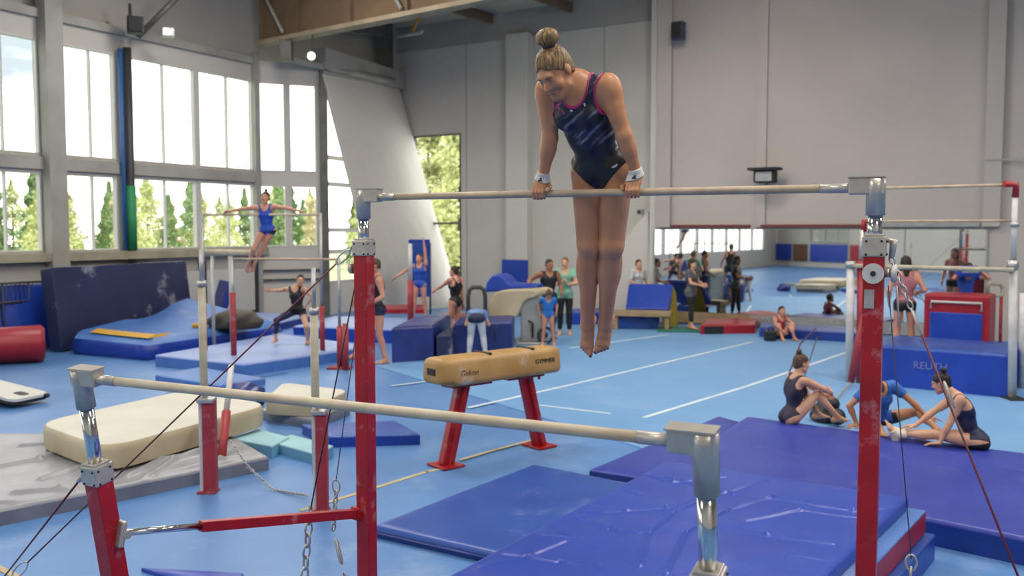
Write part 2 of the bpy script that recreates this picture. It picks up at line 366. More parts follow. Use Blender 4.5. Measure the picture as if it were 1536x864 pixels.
# wall behind the slanted panel: slit window strip then solid
E2 = (CE-KB).normalized(); N2 = V((E2.y, -E2.x, 0)); L2 = (CE-KB).length; ws = 1.9
mb = MB(); wbox(mb, KB, E2, N2, ws, L2, 0, ZF, -.1, 0); wbox(mb, KB, E2, N2, 0.05, ws, 0, .9, -.1, 0); wbox(mb, KB, E2, N2, 0.05, ws, ZF-.45, ZF, -.1, 0)
struct(mb, 'wall_corner', 'wall_white')
window(KB, E2, N2, .08, ws, .9, ZF-.45, [])
mb = MB()
for z in (1.75, 2.35, 3.62, 4.35): wbox(mb, KB, E2, N2, .1, ws, z-.06, z+.06, -.05, .06)
struct(mb, 'trim_3', 'frame_white')
mb = MB(); wbox(mb, K0, (CE-K0).normalized(), V(((CE-K0).normalized().y, -(CE-K0).normalized().x, 0)), -.2, (CE-K0).length, ZF, TOP, -.5, -.2); struct(mb, 'wall_corner_upper', 'wall_grey')
mb = MB(); wbox(mb, KB, E2, N2, -.2, L2, ZF-.1, ZF+.42, -.1, .3); struct(mb, 'beam_corner', 'concrete')
mb = MB(); wbox(mb, KB, E2, N2, L2-1.0, L2-.65, ZF+.3, TOP, -.1, .2); struct(mb, 'pillar_upper', 'steel_grey')
# the slanted white panel (leans from the bay's top corner down to the end wall)
TL = at(487, 110, 24.5); TR = at(599, 133, 28.2); BR = fl(692, 459); BL = fl(578, 470); BR.z = BL.z = 0.0
mb = MB(); n_ = 8
ga = [[TL.lerp(TR, u).lerp(BL.lerp(BR, u), v) for v in np.linspace(0, 1, n_)] for u in np.linspace(0, 1, n_)]
nn_ = (TR-TL).cross(BL-TL).normalized(); nn_ = nn_ if nn_.y > 0 else -nn_
P_ = [p for r_ in ga for p in r_]; Q_ = [p+nn_*.12 for p in P_]
fs = [(i*n_+j, (i+1)*n_+j, (i+1)*n_+j+1, i*n_+j+1) for i in range(n_-1) for j in range(n_-1)]
rg = [(i, 0) for i in range(n_)]+[(n_-1, j) for j in range(1, n_)]+[(i, n_-1) for i in range(n_-2, -1, -1)]+[(0, j) for j in range(n_-2, 0, -1)]
rg = [i*n_+j for i, j in rg]; N_ = n_*n_
mb.add(P_+Q_, fs+[tuple(N_+i for i in f)[::-1] for f in fs]+[(rg[i], N_+rg[i], N_+rg[(i+1) % len(rg)], rg[(i+1) % len(rg)]) for i in range(len(rg))])
struct(mb, 'wall_slanted', 'wall_panel')
mb = MB(); mb.tube([TL+V((0, -.03, .02)), TR+V((0, -.03, .02))], .05, 6); struct(mb, 'trim_4', 'concrete')
# end wall C with its narrow window, upper painted shade strip, pillar
def onC(px, py): return on_plane(px, py, C0, NC)
wq = [onC(621, 204), onC(691, 200), onC(687, 430), onC(684, 445)]
LC = (CE-C0).length
sw0, sw1 = (wq[0]-C0).dot(EC), (wq[1]-C0).dot(EC); zt, zb = wq[1].z, .15
mb = MB(); wbox(mb, C0, EC, NC, -.1, sw1, 0, TOP, -.1, 0); wbox(mb, C0, EC, NC, sw0, LC+.3, 0, TOP, -.1, 0); wbox(mb, C0, EC, NC, sw1, sw0, zt, TOP, -.1, 0); wbox(mb, C0, EC, NC, sw1, sw0, 0, zb, -.1, 0)
struct(mb, 'wall_end', 'wall_white')
window(C0, EC, NC, sw1, sw0, zb, zt, [], 'frame_dark')
mb = MB(); zr = onC(675, 335).z; wbox(mb, C0, EC, NC, sw1, sw0, zr-.03, zr+.03, -.1, .03); struct(mb, 'trim_5', 'steel_grey')
mb = MB(); wbox(mb, C0, EC, NC, -.1, LC, TOP-.75, TOP, .001, .08); struct(mb, 'trim_6', 'wall_grey')  # grey strip standing in for the shadow below the ceiling
pc = [(onC(p, 300)-C0).dot(EC) for p in (767, 799)]
mb = MB(); wbox(mb, C0, EC, NC, pc[1], pc[0], 0, TOP-.7, .002, .3); struct(mb, 'pillar_end', 'wall_panel')
mb = MB(); zp = onC(780, 389).z; wbox(mb, C0, EC, NC, pc[1]-.05, pc[0]+.08, .05, zp, .302, .42); o = build(mb, 'wall_pad', 'vinyl_royal', bev=.03); tag(o, 'blue pad wrapped around the foot of the white wall pillar', 'pad')
for k, p in enumerate((700, 905)):
    mb = MB(); sp_ = (onC(p, 300)-C0).dot(EC); wbox(mb, C0, EC, NC, sp_-.012, sp_+.012, 0, TOP-.7, .0, .012); struct(mb, 'trim_%d' % (7+k), 'wall_grey')
# slanted white buttress leaning on the end wall beside the mirror
a, b, c = onC(982, 318), onC(974, 322), onC(925, 392)
d_, e_ = onC(905, 478), onC(985, 478)
for p in (d_, e_): p.z = 0
mb = MB().extr([a+NC*.02, b+NC*.02, c+NC*.02, d_+NC*.02, e_+NC*.02], NC*.4); struct(mb, 'wall_buttress', 'wall_panel')
bx = onC(972, 318); mb = MB().box(bx+NC*.5, (.16, .14, .14), (EC, NC, Z3), .02); mb.sphere(bx+NC*.58, .05, 10, 6, mi=1)
o = build(mb, 'wall_lamp', ['grey_plastic', 'frame_dark']); tag(o, 'small grey box lamp high on the white wall by the mirror', 'lamp')
# mirror wall D
LD = 20
mb = MB(); wbox(mb, PW, WD, ND, -.64, LD, 0, TOP, -.3, 0); struct(mb, 'wall_right', 'wall_far')
mb = MB(); wbox(mb, C1, NC, EC, -1.2, 0.0, 0, TOP, -.02, .2); struct(mb, 'wall_return', 'wall_white')
def onD(px, py): return on_plane(px, py, PW, ND)
def sD(px): return (onD(px, 345)-PW).dot(WD)
mb = MB(); wbox(mb, PW, WD, ND, sD(986), sD(1007), 2.42, TOP, .001, .12)
wbox(mb, PW, WD, ND, sD(1474), sD(1500), 2.42, TOP, .001, .14); wbox(mb, PW, WD, ND, sD(1134), sD(1148), 2.42, TOP, .001, .06); struct(mb, 'pillar_right', 'wall_far')
mb = MB()
zz = onD(1500, 240).z; wbox(mb, PW, WD, ND, sD(1475), sD(1536)+1.5, zz-.015, zz+.015, .14, .16); struct(mb, 'trim_9', 'wall_grey')
m0, m1 = sD(982), sD(1481); zmt, zmb = 2.36, .30
mir = thing('wall_mirror', 'long wall mirror reflecting the windows and blue mats', 'mirror', PW+WD*((m0+m1)/2)+ND*.03)
mb = MB(); wbox(mb, PW, WD, ND, m0, m1, zmb, zmt, .012, .03); build(mb, 'mirror_glass', 'mirror_glass', mir)
for p in (982, 1358, 1481):
    mb = MB(); wbox(mb, PW, WD, ND, sD(p)-.02, sD(p)+.02, zmb, zmt, .031, .045); build(mb, 'mirror_edge', 'grey_plastic', mir)
for k, (p0, p1) in enumerate(((1004, 1126), (1142, 1310))):
    mb = MB(); wbox(mb, PW, WD, ND, sD(p0), sD(p1), 2.415, 2.48, .0, .08); struct(mb, 'trim_%d' % (10+k), 'rail_red')
mb = MB(); wbox(mb, PW, WD, ND, sD(1310), sD(1470), 2.42, 2.5, .0, .1); struct(mb, 'trim_12', 'grey_plastic')
mb = MB(); wbox(mb, PW, WD, ND, sD(1012), sD(1128), .02, .29, .01, .14); struct(mb, 'baseboard_right', 'wood_beam')
mb = MB(); wbox(mb, PW, WD, ND, sD(1128), sD(1485), .02, .29, .01, .14); struct(mb, 'trim_13', 'alu_dull')
# loudspeaker, hanging lamp on the far walls
def wall_thing(name, label, cat, px, py, w, h, d, plane='D'):
    p = onD(px, py) if plane == 'D' else onC(px, py)
    E, N = (WD, ND) if plane == 'D' else (EC, NC)
    p = p+N*.13; return thing(name, label, cat, p), p, E, N
t, p, E, N = wall_thing('loudspeaker', 'small dark blue loudspeaker high on the right wall', 'speaker', 1027, 51, .3, .4, .3)
build(MB().box(p+N*.28, (.3, .26, .42), (E, N, Z3), .02), 'cabinet', 'vinyl_dark', t); build(MB().box(p+N*.42, (.24, .02, .34), (E, N, Z3)), 'grille', 'black', t)
build(MB().box(p+N*.07, (.07, .16, .07), (E, N, Z3)), 'bracket', 'steel_grey', t)
t, p, E, N = wall_thing('floodlight', 'dark boxy floodlight on the right wall above the high bar', 'lamp', 1156, 266, .7, .35, .3)
build(MB().box(p+N*.3, (.5, .3, .3), (E, N, Z3), .04), 'housing', 'rubber', t); build(MB().box(p+N*.36+Z3*.17, (.72, .42, .06), (E, N, Z3), .01), 'hood', 'rubber', t)
build(MB().box(p+N*.46+Z3*-.01, (.38, .03, .22), (E, N, Z3), .01), 'lens', 'grey_plastic', t); build(MB().box(p+N*.07, (.1, .16, .1), (E, N, Z3)), 'bracket', 'steel_grey', t)
# hall closed behind the camera
mb = MB(); mb.prism([(DEND.x, DEND.y), (DEND.x+.3, DEND.y), (RB.x+.3, RB.y), (RB.x, RB.y)], 0, TOP); struct(mb, 'wall_side', 'wall_far')
mb = MB(); mb.prism([(RB.x, RB.y), (RB.x, RB.y-.3), (BK.x, BK.y-.3), (BK.x, BK.y)], 0, TOP); struct(mb, 'wall_back', 'wall_white')
# girder along -EC direction from the window-wall corner
G0 = at(391, 66, 23.2); GD = V((.80, -.60, 0)).normalized(); GN = V((GD.y, -GD.x, 0)); zg = G0.z
g = thing('roof_girder', 'huge brown roof girder running out from the window corner', 'girder', G0, kind='structure')
mb = MB(); c = G0+GD*9+Z3*((TOP-zg)/2); mb.box(c, (18, .05, TOP-zg), (GD, GN, Z3)); build(mb, 'web', 'girder_brown', g)
mb = MB(); mb.box(G0+GD*9, (18, .34, .1), (GD, GN, Z3)); build(mb, 'flange', 'girder_flange', g)
for s_ in (.15, 1.55, 3.4, 5.2, 7.1, 9):
    build(MB().box(G0+GD*s_+GN*.08+Z3*((TOP-zg)/2), (.05, .12, TOP-zg-.1), (GD, GN, Z3)), 'stiffener', 'girder_brown', g)
for s_, l_ in ((.2, 1.0), (4.2, .8), (7.7, .8)):
    a = G0+GD*(s_+.85)+GN*.14+Z3*.12; b = G0+GD*s_+GN*.14+Z3*1.35
    build(MB().tube([a, b], .04, 8), 'brace', 'concrete', g)
# purlins between girder and end wall, plus second beam
for k, s_ in enumerate((2.6, 5.2, 7.8, 10.4)):
    a = G0+GD*s_-GN*.2; b = a-GN*7.5
    mb = MB(); mb.box((a+b)/2+Z3*(TOP-zg-.14), ((b-a).length, .12, .26), ((b-a).normalized(), GD, Z3)); struct(mb, 'beam_%d' % (k+1), 'girder_brown')
mb = MB(); a = at(430, 62, 23.9); b = at(585, 82, 27.5); mb.box((a+b)/2+Z3*.75, ((b-a).length, .14, .5), ((b-a).normalized(), V((0, 1, 0)), Z3)); struct(mb, 'beam_5', 'steel_grey')
t = thing('roof_strut', 'yellow and white strut hanging below the ceiling sheets', 'strut', at(620, 40, 26)); build(MB().tube([at(630, 24, 26), at(618, 48, 26.2)], .045, 8), 'strut', 'yellow', t); build(MB().tube([at(596, 55, 26.4), at(632, 49, 26), at(634, 45, 26)], .045, 8), 'rod', 'white_paint', t)
mb = MB(); mb.tube([at(437, 88, 23.7), at(500, 104, 24.9), at(590, 122, 27.6)], .1, 10); o = build(mb, 'roof_duct', 'concrete'); tag(o, 'pale round duct below the roof beside the brown girder', 'duct')
t = thing('spotlight', 'small lit spotlight hanging under the brown girder', 'lamp', at(467, 84, 21.9)); build(MB().sphere(at(467, 84, 21.9), .1, 12, 8), 'bulb', 'lit_lens', t); build(MB().tube([at(469, 48, 21.9), at(468, 84, 21.92)], .02, 6), 'rod', 'frame_dark', t)
mb = MB(); p = at(430, 76, 22.57); mb.box(p, (.28, .3, .5), bev=.02); o = build(mb, 'junction_box', 'steel_grey'); tag(o, 'dark junction box under the girder at the window corner', 'box')
# braces, loudspeaker and lamp above the windows
for a, b in (((122, -6), (172, 52)), ((268, -6), (207, 55))):
    o = build(MB().tube([at(*a, 20.4), at(*b, 20.4)], .07, 8), 'roof_brace', 'steel_grey'); tag(o, 'diagonal steel brace above the windows, %s the black speaker' % ('leaning down to' if a[0] < 200 else 'rising behind'), 'brace')
t = thing('loudspeaker', 'black loudspeaker hanging above the left windows', 'speaker', at(203, 50, 19.9)); p = at(203, 38, 19.9)
sx_ = V((.9, .4, 0)).normalized(); sy_ = V((.4, -.9, 0)).normalized()
build(MB().box(p, (.34, .28, .36), (sx_, sy_, Z3), .03), 'cabinet', 'black', t); build(MB().box(p+sy_*.15, (.27, .02, .28), (sx_, sy_, Z3)), 'grille', 'rubber', t)
build(MB().box(p+Z3*.3-sx_*.1, (.05, .05, .3)), 'bracket', 'frame_dark', t)
t = thing('floodlight', 'grey floodlight with a lit lens above the left windows', 'lamp', at(252, 52, 20.3)); p = at(252, 49, 20.3)
build(MB().box(p, (.27, .2, .2), (sx_, sy_, Z3), .03), 'housing', 'alu_dull', t); build(MB().box(p+sy_*.11-sx_*.04, (.13, .02, .14), (sx_, sy_, Z3)), 'lens', 'lit_lens', t)
# black railing and blue wall pads under the windows
t = thing('railing', 'black mesh railing under the left windows', 'railing', K0+EA*7+NA*.6); mb = MB(); s0, s1 = sA(52), sA(-60)
for z in (.95, 1.32): mb.tube([K0+EA*s0+NA*.6+Z3*z, K0+EA*s1+NA*.6+Z3*z], .025, 6)
build(mb, 'rail', 'frame_dark', t); mb = MB()
for k in range(18): q_ = K0+EA*(s0+(s1-s0)*k/17)+NA*.6; mb.tube([q_+Z3*(0 if k % 6 == 0 else .9), q_+Z3*1.34], .022 if k % 6 == 0 else .008, 5)
build(mb, 'bars', 'frame_dark', t)
BWD = (RB-BK).normalized(); BWN = V((-BWD.y, BWD.x, 0))
def in_mirror(px):               # distance along the back wall of what the mirror shows at a picture column
    d = V(((px-CX)/F, 1, 0)); h = V((0, 0, 0)); t = (PW-h).dot(ND)/d.dot(ND); q = d*t; r = d-ND*2*d.dot(ND)
    return (q+r*((BK-q).dot(BWN)/r.dot(BWN))-BK).dot(BWD)
bwp = [(1152, 1188, 'vinyl_royal', 'left blue wall pad seen in the mirror'), (1191, 1212, 'brown_wood', 'brown board between two blue wall pads, seen in the mirror'), (1216, 1272, 'vinyl_royal', 'wide blue wall pad seen in the mirror'), (1276, 1300, 'vinyl_red', 'red wall pad seen in the mirror')]
for p0, p1, m_, lb in bwp:
    mb = MB(); wbox(mb, BK, BWD, BWN, in_mirror(p0), in_mirror(p1), .35, 1.45, .01, .1); o = build(mb, 'wall_pad', m_, bev=.03); tag(o, lb, 'pad')
window(BK+BWN*.12, BWD, BWN, in_mirror(1216), in_mirror(1272), 1.6, 3.2, [in_mirror(1238), in_mirror(1256)])
mb = MB()
for z in (1.0, 1.25): wbox(mb, K0, EB, NB, .0, LB, z, z+.04, .05, .1)
struct(mb, 'trim_14', 'frame_dark')
# low white wall panels under the glazing (radiators) left of the corner
t = thing('radiator', 'long white radiator panel under the corner windows', 'radiator', K0+EA*2+NA*.1); mb = MB()
wbox(mb, K0, EA, NA, .3, 3.6, .25, 1.35, .06, .16); build(mb, 'panel', 'frame_white', t, bev=.01); mb = MB()
for s_ in (.2, 1.95, 3.65): wbox(mb, K0, EA, NA, s_, s_+.09, .0, 1.6, .02, .2)
build(mb, 'post', 'frame_dark', t)

# ---------------------------------------------------------------- outdoors
def outside(off, s): return K0+EA*s-NA*off
struct(MB().prism([(p.x, p.y) for p in (outside(.6, -60), outside(90, -60), outside(90, 60), outside(.6, 60))], -.5, -.25), 'ground', 'grass')
def leafy(kind, h):
    mb = MB(); rr = random.Random(len(kind)*31+int(h*10)); tri = []; fs = []
    n = 3600
    for i in range(n):
        if kind == 'conifer':
            t_ = rr.random()**.8; z = .3+(h-.3)*t_; R = (1-t_)*h*.24*(.75+.25*math.sin(t_*40))+.05
            a = rr.random()*6.283; r_ = R*math.sqrt(rr.random()*.8+.2); sz = .085
        else:
            t_ = rr.random(); z = h*(.12+.88*t_); R = h*.19*math.sin(math.pi*min(1, .12+.88*t_))**.8*(1.15-.55*t_)*(.8+.3*math.sin(t_*23+2*math.sin(t_*9)))
            a = rr.random()*6.283; r_ = R*math.sqrt(rr.random()*.85+.15)*(1+.25*math.sin(3*a+t_*8)); sz = .08
        c = V((r_*math.cos(a), r_*math.sin(a), z)); u = V((rr.gauss(0, 1), rr.gauss(0, 1), rr.gauss(0, 1))).normalized()*sz; v = u.orthogonal().normalized()*sz*.7
        b = len(tri); tri += [c-u, c+v, c+u, c-v]; fs.append((b, b+1, b+2, b+3))
    mb.add(tri, fs); return mb
PROTO = {}
for kind, m_, h in (('conifer', 'conifer', 5.0), ('birch', 'birch', 5.4), ('autumn', 'autumn', 4.6), ('conifer2', 'conifer', 4.2)):
    k0 = 'conifer' if 'conifer' in kind else 'birch'
    t = thing('tree', '', 'tree', (0, 0, 0))
    ob = build(leafy(k0, h), 'foliage', m_, t); b2 = build(MB().tube([V((0, 0, 0)), V((.03, 0, h*.5)), V((0, 0, h*.92))], [.09, .06, .015], 7), 'trunk', 'trunk', t)
    PROTO[kind] = [t, False]
TL_ = {'conifer': ('dark green conifer beyond the window wall', 'conifers outside'), 'conifer2': ('short green conifer beyond the window wall', 'short conifers outside'),
       'birch': ('pale yellow-green leafy tree beyond the window wall', 'leafy trees outside'), 'autumn': ('brownish thin-leaved tree beyond the window wall', 'brownish trees outside')}
rt = random.Random(5)
spots = []
for k in range(900):
    q = (rt.uniform(17, 36), rt.uniform(-40, 46))
    if all(math.hypot(q[0]-w[0], q[1]-w[1]) > 2.1 for w in spots): spots.append(q)
    if len(spots) >= 110: break
for off, s_ in spots:
    kind = rt.choice(['conifer', 'birch', 'birch', 'autumn', 'conifer', 'birch'] if rt.random() < .9 else ['conifer2'])
    t, used = PROTO[kind]
    if used:
        c = t.copy(); COL.objects.link(c)
        for ch in t.children:
            d = ch.copy(); d.parent = c; COL.objects.link(d)
    else: c = t; PROTO[kind][1] = True
    p = outside(off, s_); c.location = (p.x, p.y, -.25); c.rotation_euler = (0, 0, rt.uniform(0, 6.28)); k = rt.uniform(.78, 1.15)*(1+(off-17)*.012); c.scale = (k, k, k)
    tag(c, TL_[kind][0], 'tree', TL_[kind][1])

for px, D, k in ((642, 37, 1.5), (672, 41, 1.75), (690, 36, 1.45)):      # tall birches outside the narrow end window
    src = PROTO['birch'][0]; c = src.copy(); COL.objects.link(c)
    for ch in src.children:
        d = ch.copy(); d.parent = c; COL.objects.link(d)
    q = at(px, 345, D); c.location = (q.x, q.y, -.25); c.rotation_euler = (0, 0, px); c.scale = (k, k, k); tag(c, 'tall leafy tree outside the narrow window of the end wall', 'tree', 'tall trees outside the end window')
# ================================================================ UNEVEN BARS in front
HL = at(545, 294, 5.27); HR = at(1314, 284, 4.07); zh = (HL.z+HR.z)/2; HL.z = HR.z = zh
LL = at(122, 566, 3.99); LR = at(1058, 667, 2.74); zl = (LL.z+LR.z)/2; LL.z = LR.z = zl
BD = (HR-HL).normalized(); BN = V((BD.y, -BD.x, 0)).normalized()          # BN points at the camera side
LD_ = (LR-LL).normalized(); LN = V((LD_.y, -LD_.x, 0)).normalized()
ub = thing('uneven_bars', 'large red uneven bars in the foreground with the gymnast in support on the high bar', 'gymnastics bars', V((.3, 4.2, 0)))
def chain(pts, name, parent, link=.05, r=.006, m_='alu_dull'):
    mb = MB(); P = [V(p) for p in pts]; L = [(P[i+1]-P[i]).length for i in range(len(P)-1)]; tot = sum(L); n = max(2, int(tot/(link*.78)))
    for i in range(n):
        d = tot*(i+.5)/n; j = 0
        while j < len(L)-1 and d > L[j]: d -= L[j]; j += 1
        t = (P[j+1]-P[j]).normalized(); c = P[j]+t*d; a = t.orthogonal().normalized(); b = t.cross(a)
        mb.torus(c, (t, a if i % 2 else b), link*.27, r, 12, 6, 1.9)
    return build(mb, name, m_, parent)
def rail(name, A, B, d, ra, e0, e1, wood):
    o = build(MB().tube([A+d*e0, A.lerp(B, .3), A.lerp(B, .6), B-d*e1], ra, 20), name, wood, ub)
    mb = MB(); L = .15
    mb.tube([A+d*.03, A+d*(e0+.02)], ra*1.12, 18); build(MB().tube([B-d*.03, B-d*(e1+.02)], ra*1.12, 18), 'end_sleeve', 'brushed', o); build(mb, 'end_sleeve', 'brushed', o)
rail('high_rail', HL, HR, BD, .0195, .2, .22, 'wood_bar'); rail('low_rail', LL, LR, LD_, .0195, .2, .2, 'wood_bar_pale')
def upright(A, d, n, down, inward, z_tube, z_collar, zbot, capx=None):
    """upright: head fitting, sleeve, chrome tube, collar block and red square post, along `down`"""
    def P(k): return A+down*k
    w = d.cross(down).normalized(); dd = down.cross(w).normalized() if False else d
    up = build(MB().box(P((z_collar+zbot)/2), (.088, .088, zbot-z_collar), (d, w, down), .006), 'upright', 'red_paint', ub)
    mb = MB(); mb.box(P(-.008)+inward*.04, (.15, .066, .075), (d, w, down), .006); mb.box(P(-.048)+inward*.04, (.16, .074, .006), (d, w, down))
    build(mb, 'head_fitting', 'brushed', up)
    build(MB().tube([P(-.04), P(.0), P(z_tube)], [.042, .042, .042], 20), 'sleeve', 'brushed', up)
    build(MB().tube([P(z_tube-.02), P(z_collar)], .031, 20), 'chrome_tube', 'chrome', up)
    mb = MB(); mb.box(P(z_collar-.005), (.1, .1, .09), (d, w, down), .006)
    for a_, b_ in ((-.032, -.03), (.032, -.03), (-.032, .03), (.032, .03)):
        mb.sphere(P(z_collar+b_)+d*a_-w*.05, .006, 8, 5, mi=1); mb.sphere(P(z_collar+b_)+d*.05+w*a_, .006, 8, 5, mi=1)
    mb.box(P(z_collar-.055), (.085, .085, .012), (d, w, down), .003)
    build(mb, 'collar', ['brushed', 'rubber'], up)
    return up, P, w
DN = V((0, 0, -1))
upL, PL, wL = upright(HL, BD, BN, DN, BD, .125, .30, zh)
upR, PR, wR = upright(HR, BD, BN, DN, -BD, .125, .27, zh)
# low uprights lean: their feet stand nearer the high bar
def lean(A, px, py):
    q = on_plane(px, py, A, LD_); return (q-A).normalized()
dL = lean(LL, 172, 864); dR = dL
lowL, QL, wl1 = upright(LL, LD_, LN, dL, LD_, .14, .46, zl/abs(dL.z))
lowR, QR, wl2 = upright(LR, LD_, LN, dR, -LD_, .165, .475, zl/abs(dR.z))
# base feet and long base pieces standing on the floor
for A, ch in ((V((HL.x, HL.y, 0)), upL), (V((HR.x, HR.y, 0)), upR), (QL(zl/abs(dL.z)), lowL), (QR(zl/abs(dR.z)), lowR)):
    build(MB().box(V((A.x, A.y, .012)), (.26, .2, .024), (BD, BN, Z3), .006), 'foot_plate', 'red_paint', ch)
# knobs, label plate
def knob(c, ax, ch, r=.034, face='white_paint'):
    mb = MB(); mb.tube([c, c+ax*.03], r*.45, 12); build(mb, 'knob_shaft', 'brushed', ch)
    mb = MB(); mb.tube([c+ax*.028, c+ax*.034, c+ax*.05, c+ax*.054], [r*.85, r, r, r*.8], 20); mb.tube([c+ax*.054, c+ax*.058], r*.22, 10, mi=1)
    build(mb, 'knob', [face, 'rubber'], ch, label='pale round adjustment knob')
nF = -wL if wL.dot(BN) < 0 else wL
knob(PL(.415)-BD*.044, -BD, upL, .033, 'brushed')
kR = PR(.385)
mb = MB(); mb.tube([kR+BN*.044, kR+BN*.054], .046, 24); mb.tube([kR+BN*.054, kR+BN*.058], .012, 10, mi=1); build(mb, 'knob', ['white_paint', 'rubber'], upR, label='white oval knob with a dark centre')
knob(kR+BD*.044-BN*.0, BD, upR, .042)
mb = MB(); mb.box(PR(.50)+BN*.0455-BD*.014, (.042, .003, .085), (BD, BN, Z3), .001); build(mb, 'maker_plate', 'alu_dull', upR)
# spread bar between the left uprights: chrome rod, red square sleeve, hinge plate
a = QL(.68)+LD_*.0; a = on_plane(183, 799, QL(.6), LD_) if False else at(184, 799, QL(.70).y+.03); b = at(536, 770, HL.y-.02)
dirs = (b-a).normalized(); m1_ = a.lerp(b, .28); wv = dirs.cross(Z3).normalized(); uv = wv.cross(dirs)
sp = build(MB().box((m1_+b)/2, ((b-m1_).length, .052, .052), (dirs, wv, uv), .005), 'spread_bar', 'red_paint', ub)
build(MB().tube([a, m1_+dirs*.02], .0165, 14), 'chrome_rod', 'chrome', sp)
mb = MB(); mb.box(b-dirs*.0, (.05, .075, .075), (dirs, wv, uv), .006); build(mb, 'bracket', 'red_paint', sp)
mb = MB(); hx = a-dirs*.02; mb.box(hx, (.03, .09, .12), (dirs, wv, uv), .01); mb.tube([a-wv*.05, a+wv*.05], .02, 12); build(mb, 'hinge', 'brushed', sp)
# second spread bar on the right side (its far end shows nothing in the picture but it carries the frame)
# tension cables
def cable(pts, name='tension_cable', m_='cable_red', r=.0052): return build(MB().tube(pts, r, 8), name, m_, ub)
def turnbuckle(c, t, ch, L=.12, w=.014):
    t = t.normalized(); a = t.orthogonal().normalized(); mb = MB(); mb.tube([c-t*L/2, c+t*L/2], .0045, 6)
    mb.tube([c-t*L/2+a*0, c-t*L*.38+a*w, c+t*L*.38+a*w, c+t*L/2], .0042, 6); mb.tube([c-t*L/2-a*0, c-t*L*.38-a*w, c+t*L*.38-a*w, c+t*L/2], .0042, 6)
    build(mb, 'turnbuckle', 'brushed', ch)
A1 = PR(.262)+BD*.05; E1 = V((2.42, 3.5, .02)); d1 = (E1-A1).normalized()
c1 = cable([A1+d1*.42, E1])
mb = MB(); mb.tube([A1-BD*.01+Z3*.03, A1+BD*.03+Z3*.02, A1+d1*.06], [.014, .018, .012], 10); build(mb, 'lug', 'brushed', c1)
chain([A1+d1*.05, A1+d1*.30], 'chain', c1, .042, .0042); turnbuckle(A1+d1*.36, d1, c1, .13, .009)
turnbuckle(at(1424, 592, A1.lerp(E1, .42).y), d1, c1, .12, .009)
A2 = PL(.275)-BD*.055; E2_ = V((-3.3, 5.6, .03)); d2 = (E2_-A2).normalized()
c2 = cable([A2+d2*.155, E2_-d2*.32])
mb = MB(); mb.tube([A2+BD*.02+Z3*.02, A2+d2*.04], [.02, .012], 10); build(mb, 'lug', 'brushed', c2)
a_ = d2.orthogonal().normalized()
mb = MB(); mb.torus(A2+d2*.11, (d2, d2.cross(BN).normalized()), .022, .006, 18, 6, 2.6); build(mb, 'shackle', 'alu_dull', c2)
mb = MB(); mb.torus(E2_-d2*.25, (d2, d2.cross(BN).normalized()), .03, .006, 18, 6, 2.4); mb.tube([E2_-d2*.18, E2_], .005, 6); build(mb, 'thimble', 'alu_dull', c2)
A3 = QL(.44)-LD_*.055; E3 = V((-3.34, 5.62, .02)); d3 = (E3-A3).normalized(); c3 = cable([A3+d3*.12, E3])
mb = MB(); mb.torus(A3+d3*.06, (d3, d3.cross(BN).normalized()), .016, .006, 16, 6, 2.6); mb.tube([A3+d3*.1, A3+d3*.17], .012, 8); build(mb, 'shackle', 'alu_dull', c3)
A4 = PL(.44)-BD*.046; E4 = V((-1.285, 5.35, .02)); p4 = at(465, 768, 5.33); c4 = cable([A4, p4], m_='black', r=.0042)
chain([p4, E4], 'chain', c4, .085, .008); turnbuckle(p4, (E4-p4), c4, .1, .01)
A5 = PL(.35)-BD*.02-BN*.05; p5 = at(504, 722, 5.42); c5 = cable([A5, p5], m_='cable_grey', r=.003)
mb = MB(); t_ = V((.05, 0, -1)).normalized(); mb.torus(p5-Z3*.03, (t_, V((1, 0, 0))), .022, .006, 18, 6, 1.9); build(mb, 'snap_hook', 'brushed', c5)
q5 = at(500, 795, 5.4); e5 = V((-.95, 5.3, .02)); chain([p5-Z3*.06, q5], 'chain', c5, .05, .006); turnbuckle(q5.lerp(e5, .25), (e5-q5), c5, .16, .012); chain([q5.lerp(e5, .5), e5], 'chain', c5, .04, .005)
A6 = PR(.44)+BD*.06-BN*.03; p6 = at(1367, 838, 4.2); c6 = cable([A6, p6], m_='cable_grey', r=.0026)
mb = MB(); mb.torus(p6-Z3*.02, (Z3, BD), .024, .006, 18, 6, 1.6); mb.torus(p6-Z3*.08, (Z3, BN), .024, .006, 18, 6, 1.6); build(mb, 'snap_hook', 'brushed', c6)
mb = MB(); e6 = V((p6.x+.02, p6.y+.02, .02)); mb.tube([p6-Z3*.11, e6], .004, 6); build(mb, 'lower_cable', 'cable_grey', c6)
mb = MB(); mb.tube([PR(.44)+BD*.095-BN*.02, PR(.62)+BD*.11-BN*.02], .0045, 8); build(mb, 'strap', 'white_paint', c6)

